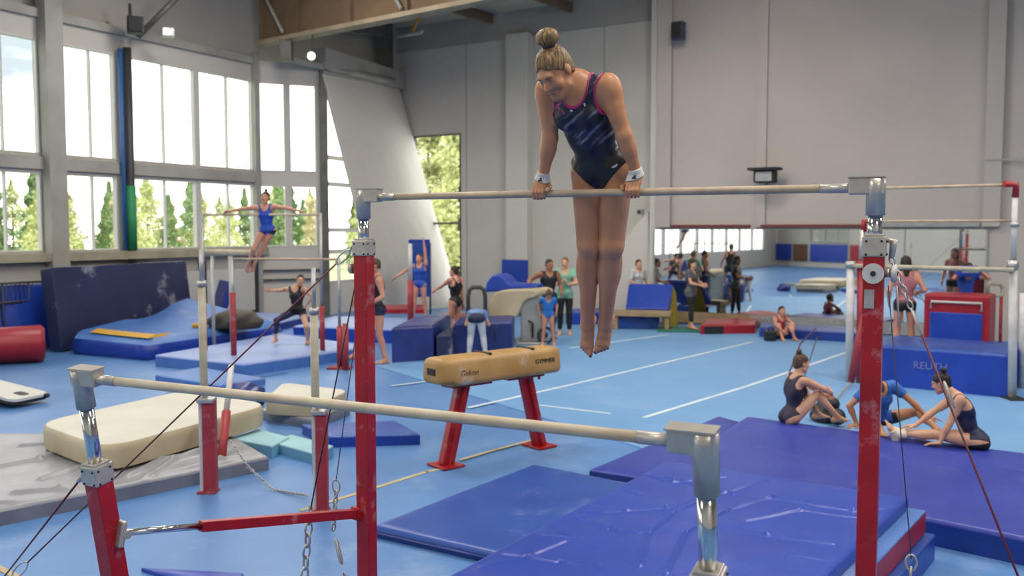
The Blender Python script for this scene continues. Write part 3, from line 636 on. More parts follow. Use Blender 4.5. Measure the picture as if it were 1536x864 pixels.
# ================================================================ POMMEL HORSE
hx_ = V((.76, .65, 0)).normalized(); hn = V((hx_.y, -hx_.x, 0)); hc = V((-.18, 9.25, 0))
ph = thing('pommel_horse', 'tan leather vaulting horse without handles on two red legs', 'vaulting horse', hc)
def horse_body():
    mb = MB(); rings = []; Lh = .80; n = 28
    for t, sc in ((-1, .0), (-1, .55), (-.995, .8), (-.975, .93), (-.93, .985), (-.86, 1.0), (-.82, .99), (-.79, .985), (-.76, 1.01), (-.3, 1.0), (.3, 1.0), (.8, 1.0), (.93, .985), (.975, .93), (.995, .8), (1, .55), (1, 0)):
        r_ = []
        for j in range(n):
            a = 2*math.pi*j/n; ca, sa = math.cos(a), math.sin(a); e = .42
            x = math.copysign(abs(ca)**e, ca)*.175*sc; z = math.copysign(abs(sa)**e, sa)*.145*sc
            x *= 1-.12*(z/.145+1)/2*0+(-.10*(z/.145))*(1 if z > 0 else .9)
            if t < -.8 and z < 0: z *= .80
            r_.append(hc+hx_*(t*Lh)+hn*x+Z3*(.955+z))
        rings.append(r_)
    k = len(rings); mb.add([p for r_ in rings for p in r_], [(i*n+j, i*n+(j+1) % n, (i+1)*n+(j+1) % n, (i+1)*n+j) for i in range(k-1) for j in range(n)], 0, True)
    return build(mb, 'body', 'leather', ph)
hb = horse_body()
build(MB().box(hc-hx_*.805+Z3*.965+hn*.0, (.012, .13, .065), (hx_, hn, Z3), .004), 'end_slot', 'black', hb, label='dark rectangular slot in the end of the body')
for s_ in (-.16, .42): build(MB().box(hc+hx_*s_+Z3*1.1, (.035, .27, .022), (hx_, hn, Z3), .008), 'top_strip', 'black', hb)
for s_, sg in ((-.42, -1), (.42, 1)):
    a = hc+hx_*s_+Z3*.80; b = hc+hx_*(s_+sg*.21)+Z3*.01
    dv = (b-a).normalized(); pv = dv.cross(hn).normalized()
    mb = MB(); mb.box((a+b)/2, ((b-a).length, .085, .15), (dv, hn, pv), .012); mb.box((a+b)/2+hn*.03, ((b-a).length, .05, .055), (dv, hn, pv), .012); mb.box((a+b)/2-pv*.0+hn*.045, ((b-a).length*.99, .06, .03), (dv, hn, pv), .008)
    lg = build(mb, 'leg', 'red_paint', ph); build(MB().box(b+Z3*.005, (.26, .3, .02), (hx_, hn, Z3), .005), 'foot_plate', 'red_paint', lg)
    mb = MB(); mb.box(hc+hx_*(s_-sg*.06)+Z3*.803, (.5, .2, .03), (hx_, hn, Z3), .006); mb.tube([hc+hx_*(s_+sg*.12)+hn*.09+Z3*.79, hc+hx_*(s_+sg*.12)+hn*.09+Z3*.76], .015, 8)
    build(mb, 'mount_plate', 'red_paint', lg)
text_on('Gekon', 'lettering', hc-hx_*.47+hn*.1735+Z3*.94, hx_, Z3, .085, 'ink', hb, .006, .3)
text_on('GYMMER', 'lettering', hc+hx_*.55+hn*.1735+Z3*.965, hx_, Z3, .07, 'ink', hb, .006)

# ================================================================ MATS near the camera
def crease(lines, amp=.014, w=.035):
    L = [[V((*p, 0)) for p in ln] for ln in lines]
    def f(x, y):
        dz = 0; p = V((x, y, 0))
        for ln in L:
            for i in range(len(ln)-1):
                ab = ln[i+1]-ln[i]; t = max(0, min(1, (p-ln[i]).dot(ab)/ab.length_squared)); d = (p-ln[i]-ab*t).length
                if d < 3*w: dz += amp*math.exp(-(d/w)**2)
        return dz+.006*math.sin(x*2.1+y*1.3)+.004*math.sin(x*3.7-y*4.9)+.003*math.sin(x*9.1+y*6.3)*math.sin(y*5)
    return f
ua, wa = V((.55, .835, 0)), V((.835, -.55, 0))
m1a = fl(1000, 690, .45); m1b = fl(1363, 745, .45)
# long crash mat: far edge m1a-m1b, runs towards the camera
qa, qb = m1a, m1b; qd = qa-ua*4.4; qc = qb-V((.6, .8, 0))*4.2
def lx(pts): return [tuple(fl(x, y, .45).xy) for x, y in pts]
cr_ = crease([lx([(960, 850), (975, 800), (1010, 770), (1060, 745), (1150, 720)]), lx([(1000, 860), (1030, 800), (1090, 765), (1160, 745)]), lx([(880, 770), (940, 765), (1000, 760), (1040, 745)]), lx([(870, 775), (915, 795), (960, 800)]),
    lx([(760, 830), (840, 845), (900, 850)]), lx([(1090, 790), (1150, 800), (1250, 815)]), lx([(1000, 715), (1100, 740), (1280, 765), (1340, 762)]), lx([(1120, 780), (1200, 765), (1290, 775)]), lx([(890, 730), (960, 740)]), lx([(810, 800), (870, 808)]), lx([(720, 850), (790, 838), (850, 812)]), lx([(940, 705), (1010, 722), (1090, 715)]), lx([(1180, 830), (1260, 842), (1300, 850)])], .013, .013)
slab('crash_mat', [qd, qc, qb, qa], .37, .45, 'vinyl_blue', 'vinyl_blue', 'big creased blue crash mat under the low bar, topmost of its stack', 'crash mat', r=.03, n=230, disp=cr_)
def off(q, e): c = sum((V(p) for p in q), V())/4; return [V(p)+(V(p)-c).normalized()*e for p in q]
q1 = [qd, qc+wa*.11, qb+wa*.11+ua*.04, qa+ua*.04]
rm = slab('folding_mat', q1, .2, .36, 'vinyl_sky', 'vinyl_red', 'red-sided mat lying under the big creased blue crash mat', 'mat', r=.01, n=8)
q2 = [qd-wa*.02, qc+wa*.17, qb+wa*.17+ua*.08, qa-wa*.02+ua*.08]
slab('landing_mat', q2, 0, .19, 'vinyl_mid', 'vinyl_royal', 'blue landing mat at the bottom of the stack beside the right red post', 'mat', r=.02, n=8)
# wide purple-blue mat with the seated girls
p_a, p_b, p_c, p_d = fl(1092, 622, .2), fl(885, 703, .2), fl(1392, 757, .2), fl(1536, 680, .2)
e_d = p_d+(p_d-p_a)*.55; e_c = p_c+(fl(1536, 790, .2)-p_c)*4.0
g_b, g_a = fl(1000, 698, .2), fl(1120, 624, .2)
slab('landing_mat', [g_b, e_c, e_d, g_a], 0.0, .2, 'vinyl_purple', 'vinyl_side', 'wide purple-blue landing mat with the seated girls on it', 'mat', r=.03, n=70, disp=crease([[tuple(fl(x, y, .2).xy) for x, y in pts] for pts in ([(1470, 700), (1560, 712)], [(1180, 680), (1290, 700)], [(1120, 640), (1160, 648)])], .006, .05))
slab('floor_mat', [fl(884, 704, .07), fl(1003, 722, .07), fl(1108, 632, .07), fl(1078, 624, .07)], 0, .07, 'vinyl_purple', 'vinyl_navy', 'thin dark blue flap mat along the left side of the purple-blue landing mat', 'mat', r=.02, n=10)
# low blue mat left of the crash mat
q3 = [fl(556, 787, .09), V((.2, 6.0, .09)), fl(945, 723, .09), fl(800, 695, .09)]
m3 = slab('landing_mat', q3, 0, .09, 'vinyl_mid', 'vinyl_mid', 'flat blue mat on the floor between the red post and the creased crash mat', 'mat', r=.04, n=30, disp=lambda x, y: .004*math.sin(x*5+y*3))
mb = MB(); mb.tube([q3[0]+V((0, -.02, -.05)), q3[1]+V((0, -.02, -.05))], .012, 6); build(mb, 'edge_piping', 'vinyl_navy', m3)
# small blue mats peeking in at the bottom edge
slab('floor_mat', [fl(212, 851, .03), fl(300, 880, .03), fl(380, 860, .03)+V((0, -.3, 0)), fl(365, 859, .03)], 0, .03, 'vinyl_royal', 'vinyl_royal', 'thin blue mat edge on the floor below the red spread bar', 'mat', r=.01, n=4)
# light carpet of the exercise floor with its lines
cp = [fl(556, 547), fl(1000, 690)+V((.3, -.3, 0)), V((14, 9, 0)), V((14, 15.6, 0)), PW+WD*11-ND*-.7, PW-WD*.4+ND*.75, C0+EC*5.6+NC*1.0]
struct(MB().prism([(p.x, p.y) for p in cp], 0, .012), 'floor_carpet', 'carpet_light')
def strip(name, pts, w, m_, label, z=.013, kind=None):
    mb = MB(); P = [fl(x, y) for x, y in pts]
    for i in range(len(P)-1):
        d = (P[i+1]-P[i]); t = d.normalized(); n = V((t.y, -t.x, 0)); c = (P[i]+P[i+1])/2; mb.box(c+Z3*(z+.002), (d.length+.02, w, .004), (t, n, Z3))
    o = build(mb, name, m_); tag(o, label, 'floor line')
strip('floor_line', [(704, 613), (850, 580), (1128, 514)], .07, 'tape_white', 'long white line on the light blue floor passing behind the tan horse')
strip('floor_line', [(966, 628), (1120, 581), (1275, 528)], .07, 'tape_white', 'white line on the light blue floor ending at the purple-blue mat')
strip('floor_line', [(855, 523), (1002, 503)], .07, 'tape_white', 'short white line near the blue bench by the mirror')
strip('floor_line', [(806, 609), (915, 622)], .05, 'tape_white', 'short white line just right of the tan horse')
strip('floor_line', [(588, 580), (660, 571)], .05, 'tape_white', 'short white line left of the tan horse legs')
strip('floor_line', [(1430, 668), (1560, 690)], .05, 'tape_white', 'white line on the floor behind the girl at the right edge')
strip('floor_tape', [(452, 766), (560, 733), (640, 708), (665, 703)], .05, 'tape_beige', 'beige tape on the blue floor from the left bar foot to the front horse leg', .001)
strip('floor_tape', [(690, 692), (745, 676), (806, 660)], .045, 'tape_beige', 'beige tape on the blue floor between the two horse legs', .013)
strip('floor_tape', [(-30, 838), (30, 868)], .05, 'tape_beige', 'beige tape end at the bottom left corner of the floor', .001)
strip('floor_tape', [(250, 590), (430, 560)], .03, 'vinyl_navy', 'dark seam tape on the blue floor behind the cream mat', .001)
# ================================================================ MATS and gear on the left
sq = [fl(-60, 775, .14), fl(403, 684, .14), fl(340, 648, .14), fl(-60, 650, .14)]
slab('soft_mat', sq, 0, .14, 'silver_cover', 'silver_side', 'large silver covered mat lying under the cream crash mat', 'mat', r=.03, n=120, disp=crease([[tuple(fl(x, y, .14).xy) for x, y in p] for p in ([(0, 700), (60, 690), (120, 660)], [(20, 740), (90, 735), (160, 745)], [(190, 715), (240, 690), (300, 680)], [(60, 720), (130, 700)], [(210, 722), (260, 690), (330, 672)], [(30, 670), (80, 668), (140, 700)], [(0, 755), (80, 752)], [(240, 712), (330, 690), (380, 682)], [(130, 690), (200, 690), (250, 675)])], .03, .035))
def rounded(q, r, n=6):
    out = []
    for i in range(4):
        p, a, b = V(q[i]), V(q[i-1]), V(q[(i+1) % 4]); u = (a-p).normalized(); v = (b-p).normalized(); p.z = 0
        A, B = p+u*r, p+v*r
        for k in range(n+1):
            t = k/n; out.append((A*(1-t)+p*t)*(1-t)+(p*(1-t)+B*t)*t)
    return out
def puffy(name, q, r, z0, z1, top, side, label, cat='crash mat', bulge=.04):
    """thick mat with rounded corners in plan and a soft edge"""
    base = rounded(q, r); c = sum(base, V())/len(base); n = len(base); rings = []
    for sc, z in ((1, z0), (1+bulge*.25, z0+(z1-z0)*.3), (1+bulge*.25, z0+(z1-z0)*.7), (1, z1-.02), (.985, z1-.004), (.96, z1)):
        rings.append([V((c.x+(p.x-c.x)*sc, c.y+(p.y-c.y)*sc, z)) for p in base])
    mb = MB(); vs = [p for R in rings for p in R]; k = len(rings)
    mb.add(vs, [(i*n+j, i*n+(j+1) % n, (i+1)*n+(j+1) % n, (i+1)*n+j) for i in range(k-2) for j in range(n)], 1, True)
    b0 = len(mb.v); mb.add(rings[-2]+rings[-1], [(j, (j+1) % n, n+(j+1) % n, n+j) for j in range(n)]+[tuple(range(n, 2*n))], 0, False)
    mb.add(rings[0], [tuple(range(n))[::-1]], 1)
    o = build(mb, name, [top, side]); tag(o, label, cat); return o
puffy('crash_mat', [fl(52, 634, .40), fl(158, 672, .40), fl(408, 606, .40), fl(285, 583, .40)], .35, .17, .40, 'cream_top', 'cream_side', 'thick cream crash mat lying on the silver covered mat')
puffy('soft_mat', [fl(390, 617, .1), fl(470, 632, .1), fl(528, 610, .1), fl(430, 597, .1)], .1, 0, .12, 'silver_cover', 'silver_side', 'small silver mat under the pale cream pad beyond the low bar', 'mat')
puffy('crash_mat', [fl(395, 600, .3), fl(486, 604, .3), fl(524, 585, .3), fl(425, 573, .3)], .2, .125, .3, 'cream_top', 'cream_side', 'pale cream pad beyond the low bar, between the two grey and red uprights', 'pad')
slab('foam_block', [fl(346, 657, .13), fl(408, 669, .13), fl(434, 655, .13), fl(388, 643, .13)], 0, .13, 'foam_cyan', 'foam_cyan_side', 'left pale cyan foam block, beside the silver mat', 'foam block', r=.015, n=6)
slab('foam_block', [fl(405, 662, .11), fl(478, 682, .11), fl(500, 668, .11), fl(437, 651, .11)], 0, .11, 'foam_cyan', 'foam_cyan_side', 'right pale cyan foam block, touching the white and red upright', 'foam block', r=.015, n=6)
slab('folding_mat', [fl(494, 655, .12), fl(630, 651, .12), fl(592, 630, .12), fl(453, 636, .12)], 0, .12, 'vinyl_mid', 'vinyl_royal', 'blue mat on the floor just behind the foreground left red post', 'mat', r=.02, n=10)
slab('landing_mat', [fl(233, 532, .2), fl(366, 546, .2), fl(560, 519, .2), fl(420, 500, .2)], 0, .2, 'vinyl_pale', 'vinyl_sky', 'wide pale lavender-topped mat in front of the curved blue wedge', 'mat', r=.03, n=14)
slab('floor_mat', [fl(233, 562, .1), fl(330, 578, .1), fl(398, 567, .1), fl(300, 550, .1)], 0, .1, 'vinyl_sky', 'vinyl_sky', 'small blue mat behind the grey upright left of the cream mat', 'mat', r=.02, n=8)
slab('floor_mat', [fl(400, 500, .12), fl(470, 506, .12), fl(500, 494, .12), fl(430, 490, .12)], 0, .12, 'vinyl_sky', 'vinyl_navy', 'low blue mat by the foot of the leaning girl in black', 'mat', r=.02, n=6)
slab('landing_mat', [fl(440, 489, .3), fl(660, 496, .3), fl(700, 479, .3), fl(500, 474, .3)], 0, .3, 'vinyl_pale', 'vinyl_royal', 'long blue mat below the white slanted wall behind the blue boxes', 'mat', r=.03, n=10)
slab('landing_mat', [fl(352, 478, .3), fl(420, 483, .3), fl(470, 472, .3), fl(380, 468, .3)], 0, .3, 'vinyl_pale', 'vinyl_side', 'blue mat under the corner windows beyond the khaki bag', 'mat', r=.03, n=10)
# vinyl walls: big dark mat on edge
def leaning(name, b0, b1, h, th, m_, side, label, lean=.12):
    d = (b1-b0).normalized(); n = V((d.y, -d.x, 0)); n = n if n.y < 0 else -n
    upv = (Z3-n*lean).normalized(); dn = d.cross(upv).normalized(); dn = dn if dn.y < 0 else -dn
    c = (b0+b1)/2+upv*h/2
    mb = MB().box(c, ((b1-b0).length, th, h), (d, dn, upv), .03); o = build(mb, name, m_); tag(o, label, 'mat'); return o
b0 = fl(100, 533); b1 = V((-7.5, 20.8, 0)); b0 = V((-8.78, 17.2, 0)); b0.z = b1.z = .05
leaning('crash_mat', b0, b1, 1.58, .3, 'vinyl_dark', None, 'big dark navy chalk-stained mat standing on edge at the left')
leaning('wall_mat', V((-10.7, 16.3, .03)), V((-9.1, 18.3, .03)), 1.25, .2, 'vinyl_royal', None, 'plain blue mat standing against the railing at the far left')
leaning('wall_mat', V((-7.3, 21.6, .03)), V((-6.85, 20.9, .03)), 1.15, .16, 'vinyl_side', None, 'blue mat leaning behind the right end of the dark navy mat', .3)
# curved blue wedge
def wedge():
    mb = MB(); A = fl(112, 531); B = fl(222, 541); C = fl(420, 506); D = V((-7.2, 19.9, 0)); n, k = 16, 14; P = []; N = []
    for i in range(n):
        u = i/(n-1); f0 = A*(1-u)**2+B*2*u*(1-u)*1.0+C*u*u if False else (A.lerp(B, u/.4) if u < .4 else B.lerp(C, (u-.4)/.6)); g0 = A.lerp(V((-7.9, 18.6, 0)), .9).lerp(D, u)
        for j in range(k):
            v = j/(k-1); p = f0.lerp(g0, v); edge = min(v*8, 1); z = (.42-.10*u)+v*(.10+.42*u**1.2)-.14*math.sin(math.pi*min(1, u*1.3))*math.sin(math.pi*v*.8)
            z *= (.72+.28*math.sqrt(edge)); P.append((p.x, p.y, max(z, .1)))
    mb.add(P, [(i*k+j, (i+1)*k+j, (i+1)*k+j+1, i*k+j+1) for i in range(n-1) for j in range(k-1)], 0, True)
    rg = [(i, 0) for i in range(n)]+[(n-1, j) for j in range(1, k)]+[(i, k-1) for i in range(n-2, -1, -1)]+[(0, j) for j in range(k-2, 0, -1)]
    rp = [V(P[i*k+j]) for i, j in rg]; q = len(rp); c = sum(rp, V())/q
    mid = [V((p.x+(p.x-c.x)*.03, p.y+(p.y-c.y)*.03, p.z*.5)) for p in rp]; bot = [V((p.x, p.y, 0)) for p in rp]
    mb.add(rp+mid+bot, [(i, (i+1) % q, q+(i+1) % q, q+i) for i in range(q)]+[(q+i, q+(i+1) % q, 2*q+(i+1) % q, 2*q+i) for i in range(q)], 1, True)
    o = build(mb, 'wedge_mat', ['vinyl_sky', 'vinyl_royal']); tag(o, 'curved blue wedge mat with a yellow stripe in front of the dark navy mat', 'mat')
    st = MB(); pts = [V(P[i*k+1])+V((0, .0, .03)) for i in range(1, 8)]
    for a, b in zip(pts, pts[1:]): st.add([a, b, b+V((.06, .22, .05)), a+V((.06, .22, .05))], [(0, 1, 2, 3)])
    build(st, 'stripe', 'yellow', o, label='yellow stripe along the front edge')
wedge()
# red cylinder
a, b = V((-9.95, 15.2, .33)), V((-8.35, 16.0, .33)); d = (b-a).normalized()
o = build(MB().tube([a, a+d*.03, b-d*.06, b], [.29, .30, .33, .27], 28), 'foam_roll', 'vinyl_red'); tag(o, 'big dark red padded roll lying at the left edge', 'roll')
build(MB().tube([a+d*.001-d*.02, a+d*.02], .26, 24), 'end_cap', 'black', o)
# springboard at the left edge
t = thing('springboard', 'white-topped springboard with a dark hole at the left edge', 'springboard', fl(30, 600))
c = fl(22, 606); dx_ = V((.93, -.36, 0)).normalized(); dy_ = V((.36, .93, 0)); up_ = (Z3+dx_*.12).normalized(); dt = (dx_-Z3*.12).normalized()
base = rounded([c-dx_*.75-dy_*.26, c+dx_*.32-dy_*.30, c+dx_*.32+dy_*.30, c-dx_*.75+dy_*.26], .14)
lift = lambda p, z: V((p.x, p.y, z-.14*((V((p.x, p.y, 0))-V((c.x, c.y, 0))).dot(dx_)-.32)))
mb = MB(); k = len(base); mb.add([lift(p, .09) for p in base]+[lift(p, .125) for p in base], [tuple(range(k))[::-1], tuple(range(k, 2*k))]+[(i, (i+1) % k, k+(i+1) % k, k+i) for i in range(k)]); build(mb, 'board_top', 'frame_white', t)
mb = MB(); hp = c+dx_*.13; ho = rounded([hp-dx_*.09-dy_*.07, hp+dx_*.09-dy_*.07, hp+dx_*.09+dy_*.07, hp-dx_*.09+dy_*.07], .05); k = len(ho)
mb.add([lift(p, .12) for p in ho]+[lift(p, .129) for p in ho], [tuple(range(k, 2*k))]+[(i, (i+1) % k, k+(i+1) % k, k+i) for i in range(k)]); build(mb, 'hand_hole', 'khaki', t)
mb = MB(); mb.add([lift(p, .05 if i < 100 else 0) for i, p in enumerate(base)]+[lift(p, .088) for p in base], [tuple(range(len(base)))[::-1]]+[(i, (i+1) % len(base), len(base)+(i+1) % len(base), len(base)+i) for i in range(len(base))]); build(mb, 'rim', 'black', t)
build(MB().box(c-dx_*.42+Z3*.06, (.5, .46, .1), (dx_, dy_, Z3), .02), 'spring_base', 'vinyl_red', t)
build(MB().tube([c+dx_*.28+dy_*.2+Z3*.1, c+dx_*.36+dy_*.24+Z3*.1], .03, 10), 'end_knob', 'black', t)
# khaki bag
def lump(name, c, sc, m_, label, cat, seed=1, flat=.0, parent=None):
    bm = bmesh.new(); bmesh.ops.create_icosphere(bm, subdivisions=4, radius=1); rr = random.Random(seed); ph_ = [rr.uniform(0, 6) for _ in range(6)]
    mb = MB(); vs = []
    for v in bm.verts:
        p = v.co; k = 1+.08*math.sin(3*p.x+ph_[0])+.07*math.sin(4*p.y+2*p.z+ph_[1])+.05*math.sin(7*p.x-5*p.z+ph_[2])
        z = p.z*k; z = max(z, -.55); vs.append((c[0]+p.x*k*sc[0], c[1]+p.y*k*sc[1], c[2]+(z+.55)*sc[2]))
    bm.verts.index_update(); mb.add(vs, [[v.index for v in f.verts] for f in bm.faces], 0, True); bm.free()
    o = build(mb, name, m_, parent=parent)
    if parent is None: tag(o, label, cat)
    return o
o = lump('sports_bag', (-5.6, 18.2, .36), (.6, .35, .24), 'khaki', 'dark khaki lumpy bag lying behind the lavender-topped mat', 'bag', 3)
build(MB().tube([V((-6.2, 18.0, .45)), V((-6.4, 17.95, .42))], .06, 8), 'side_pocket', 'yellow', o)
# ================================================================ white and red uprights left of centre (D ~ 8 m)
def old_upright(px_l, px_r, y_join, y_bot, y_sleeve, y_top, label, D):
    xr = (px_l+px_r)/2; b = fl(xr, y_bot); t = thing('bar_upright', label, 'upright', b)
    j = at(xr, y_join, b.y); w = (px_r-px_l)/F*b.y
    build(MB().box(b+Z3*j.z/2+V((w*.16, 0, 0)), (w*.78, w*.7, j.z), bev=.015), 'red_base', 'red_dull', t, label='dull red lower sleeve')
    build(MB().box(b+Z3*(j.z/2+.02)+V((-w*.36, .02, 0)), (w*.25, w*.7, j.z+.04), bev=.008), 'white_channel', 'white_paint', t)
    build(MB().box(b+Z3*j.z, (w*1.05, w*.9, .04), bev=.01), 'top_plate', 'alu_dull', t); build(MB().box(V((b.x, b.y, .008)), (w*1.15, w*1.1, .016)), 'foot_plate', 'red_dull', t)
    s = at(px_l-2, y_sleeve, b.y); tp = at(px_l-2, y_top, b.y); x0 = V((s.x+.01, b.y+.03, 0))
    build(MB().tube([x0+Z3*.3, x0+Z3*s.z], .034, 14), 'sleeve', 'beige_post', t)
    build(MB().tube([x0+Z3*(s.z-.03), x0+Z3*(s.z+.02)], .042, 14), 'clamp', 'alu_dull', t)
    build(MB().tube([x0+Z3*s.z, x0+Z3*tp.z], .019, 12), 'inner_tube', 'alu_dull', t)
    return t, x0, tp.z
uA, xA, zA = old_upright(301, 325, 600, 738, 425, 374, 'grey and red upright left of the foreground left post, beside the cream mat', 8)
uB, xB, zB = old_upright(470, 492, 618, 766, 466, 402, 'white and red upright standing just left of the foreground left red post', 7.5)
pA = at(330, 700, 8.6); pA.z = 0.02; pB = at(347, 548, 9.2)
t = thing('bar_brace', 'white and red leaning brace right of the grey and red upright', 'brace', pA); pm = pA.lerp(pB, .55)
build(MB().tube([pA, pm], .045, 12), 'red_sleeve', 'red_dull', t); build(MB().tube([pm-(pB-pA)*.02, pB], .03, 12), 'white_tube', 'white_paint', t); build(MB().box(V((pA.x, pA.y, .01)), (.2, .2, .02)), 'foot_plate', 'red_dull', t)
o = lump('sandbag', (-3.6, 12.0, 0.0), (.29, .2, .2), 'vinyl_navy', 'dark blue weight bag on the floor behind the cream crash mat', 'weight bag', 5); o.location.z = .0
mb = None
cs = [at(345, 660, 8.4), at(372, 700, 8.2), at(410, 735, 8.0), at(462, 762, 7.75)]; cs[-1].z = .03
t = thing('floor_chain', 'thin slack chain hanging from the leaning brace to the white and red upright', 'chain', cs[-1]); chain(cs, 'links', t, .04, .005)
# far uneven bars with the girl in blue
fu = thing('uneven_bars', 'far uneven bars with thin rails in front of the corner windows', 'gymnastics bars', V((-4.4, 16, 0)))
hA, hB = at(303, 322, 16), at(481, 322, 16); hA.z = hB.z = (hA.z+hB.z)/2
build(MB().tube([hA, hB], .022, 10), 'high_rail', 'wood_bar_pale', fu)
for p, nm in ((hA, 'l'), (hB, 'r')):
    u = build(MB().tube([V((p.x, p.y, .02)), V((p.x, p.y, 1.0))], .046, 12), 'upright', 'red_dull', fu)
    build(MB().tube([V((p.x, p.y, .95)), V((p.x, p.y, p.z+.03))], .027, 10), 'inner_tube', 'alu_dull', u)
    build(MB().box(V((p.x, p.y, .015)), (.4, .3, .03)), 'foot_plate', 'red_dull', u)
lA, lB = at(348, 387, 15.4), at(508, 389, 15.2); lA.z = lB.z
build(MB().tube([lA, lB], .022, 10), 'low_rail', 'wood_bar', fu)
for p, zj in ((lA, .78), (lB, .72)):
    u = build(MB().tube([V((p.x, p.y, .02)), V((p.x, p.y, zj+.5 if p is lA else zj))], .05, 12), 'upright', 'red_dull', fu)
    build(MB().tube([V((p.x, p.y, zj)), V((p.x, p.y, p.z+.03))], .028, 10), 'inner_tube', 'alu_dull', u)
    build(MB().box(V((p.x, p.y, .015)), (.4, .3, .03)), 'foot_plate', 'red_dull', u)
p = lB+V((.35, -.6, 0)); p = at(519, 560, 14.9); build(MB().tube([V((p.x, p.y, .02)), V((p.x, p.y, .8))], .05, 12), 'upright', 'red_dull', fu)
# pale beam beneath the windows (between the posts)
t = thing('balance_beam', 'pale padded beam standing under the windows left of the girl in blue', 'beam', V((-5.6, 17.5, 0)))
a, b = at(300, 379, 17.5), at(384, 379, 17.5); build(MB().tube([a, b], .065, 12), 'beam', 'beige_post', t)
for p in (at(318, 380, 17.5), at(345, 380, 17.7)): build(MB().tube([V((p.x, p.y, .02)), V((p.x, p.y, p.z))], .035, 8), 'leg', 'white_paint', t)

# ================================================================ MIDDLE: navy boxes, vault table, bench
def navy_box(name, label, p0, p1, p2, h, m_='vinyl_navy', z0=0, cat='vault box'):
    d1 = p1-p0; d2 = p2-p0
    return slab(name, [p0, p1, p1+d2, p2], z0, z0+h, m_, m_, label, cat, r=.05, n=14, disp=lambda x, y: .012*math.sin(x*6+y*9)*math.sin(y*4))
b1o = navy_box('vault_box', 'shiny navy padded box on the floor left of the white trousers', fl(588, 545), fl(650, 541), fl(622, 522), .64)
navy_box('vault_box', 'navy padded box behind the person in white trousers', fl(680, 534), fl(768, 530), fl(690, 521), .62)
build(MB().tube([at(745, 488, 16.7), at(742, 500, 16.65), at(744, 512, 16.7)], .012, 6), 'carry_strap', 'black', b1o)
o = navy_box('vault_box', 'dark low box in the gap between the two navy boxes', fl(655, 540), fl(678, 538), fl(668, 527), .46, 'vinyl_dark')
t = thing('equipment_frame', 'dark upside-down U tube frame behind the navy boxes', 'frame', fl(715, 515)); D_ = 18.2
build(MB().tube([at(703, 510, D_), at(702, 445, D_), at(704, 435, D_), at(709, 431, D_), at(721, 431, D_), at(726, 435, D_), at(728, 445, D_), at(728, 510, D_)], .045, 10), 'tube', 'frame_dark', t)
# vaulting table
vt = thing('vaulting_table', 'cream-topped vaulting table on a grey body beside the coaches', 'vaulting table', fl(775, 516)); Dv = 18.3
mb = MB(); prof = [at(732, 476, Dv), at(731, 466, Dv), at(734, 452, Dv), at(740, 441, Dv), at(750, 436, Dv), at(798, 434, Dv), at(807, 437, Dv), at(808, 443, Dv), at(800, 447, Dv), at(790, 449, Dv), at(783, 456, Dv), at(779, 466, Dv), at(774, 476, Dv)]
mb.extr(prof, V((.35, .85, 0))); build(mb, 'padded_top', 'cream_side', vt, bev=.03)
pf = at(797, 480, Dv+.35); mb = MB(); mb.box(V((pf.x, pf.y, .52)), (.44, .55, .98), bev=.04); build(mb, 'body', 'grey_plastic', vt)
mb = MB(); mb.box(V((pf.x, pf.y, .03)), (.62, .8, .06), bev=.02); build(mb, 'base', 'alu_dull', vt)
mb = MB(); cw = V((pf.x+.29, pf.y-.32, .2)); mb.torus(cw, (V((1, 0, 0)), Z3), .15, .03, 20, 8); mb.tube([cw-V((0, .03, 0)), cw+V((0, .03, 0))], .05, 10); build(mb, 'wheel', 'frame_dark', vt)
mb = MB(); mb.tube([V((pf.x+.02, pf.y-.3, .15)), V((pf.x+.02, pf.y-.34, .45)), V((pf.x-.06, pf.y-.3, .5))], .02, 8); build(mb, 'lever', 'black', vt)
cv = [at(726, 440, Dv+.5), at(729, 425, Dv+.5), at(738, 414, Dv+.5), at(748, 412, Dv+.5), at(757, 418, Dv+.5), at(763, 427, Dv+.5), at(806, 429, Dv+.5), at(806, 436, Dv+.5), at(760, 438, Dv+.5)]
for p in cv: p.z += .02
o = build(MB().extr(cv, V((.2, .5, 0))), 'cover', 'vinyl_royal', bev=.04); tag(o, 'crumpled blue cover lying on top of the cream vaulting table', 'cover')
# coloured mats behind
slab('floor_mat', [fl(668, 490), fl(705, 486), fl(705, 480), fl(662, 482)], 0, .2, 'vinyl_red', 'vinyl_red', 'red mat at the foot of the white slanted wall', 'mat', r=.02, n=4)
slab('floor_mat', [fl(560, 489), fl(640, 489), fl(640, 481), fl(560, 481)], .31, .42, 'vinyl_red', 'vinyl_red', 'red strip mat behind the girl with the raised arm', 'mat', r=.02, n=4)
slab('floor_mat', [fl(850, 488), fl(916, 486), fl(916, 478), fl(850, 480)], 0, .3, 'vinyl_royal', 'vinyl_royal', 'low blue mat at the foot of the end wall behind the man in green', 'mat', r=.03, n=6)
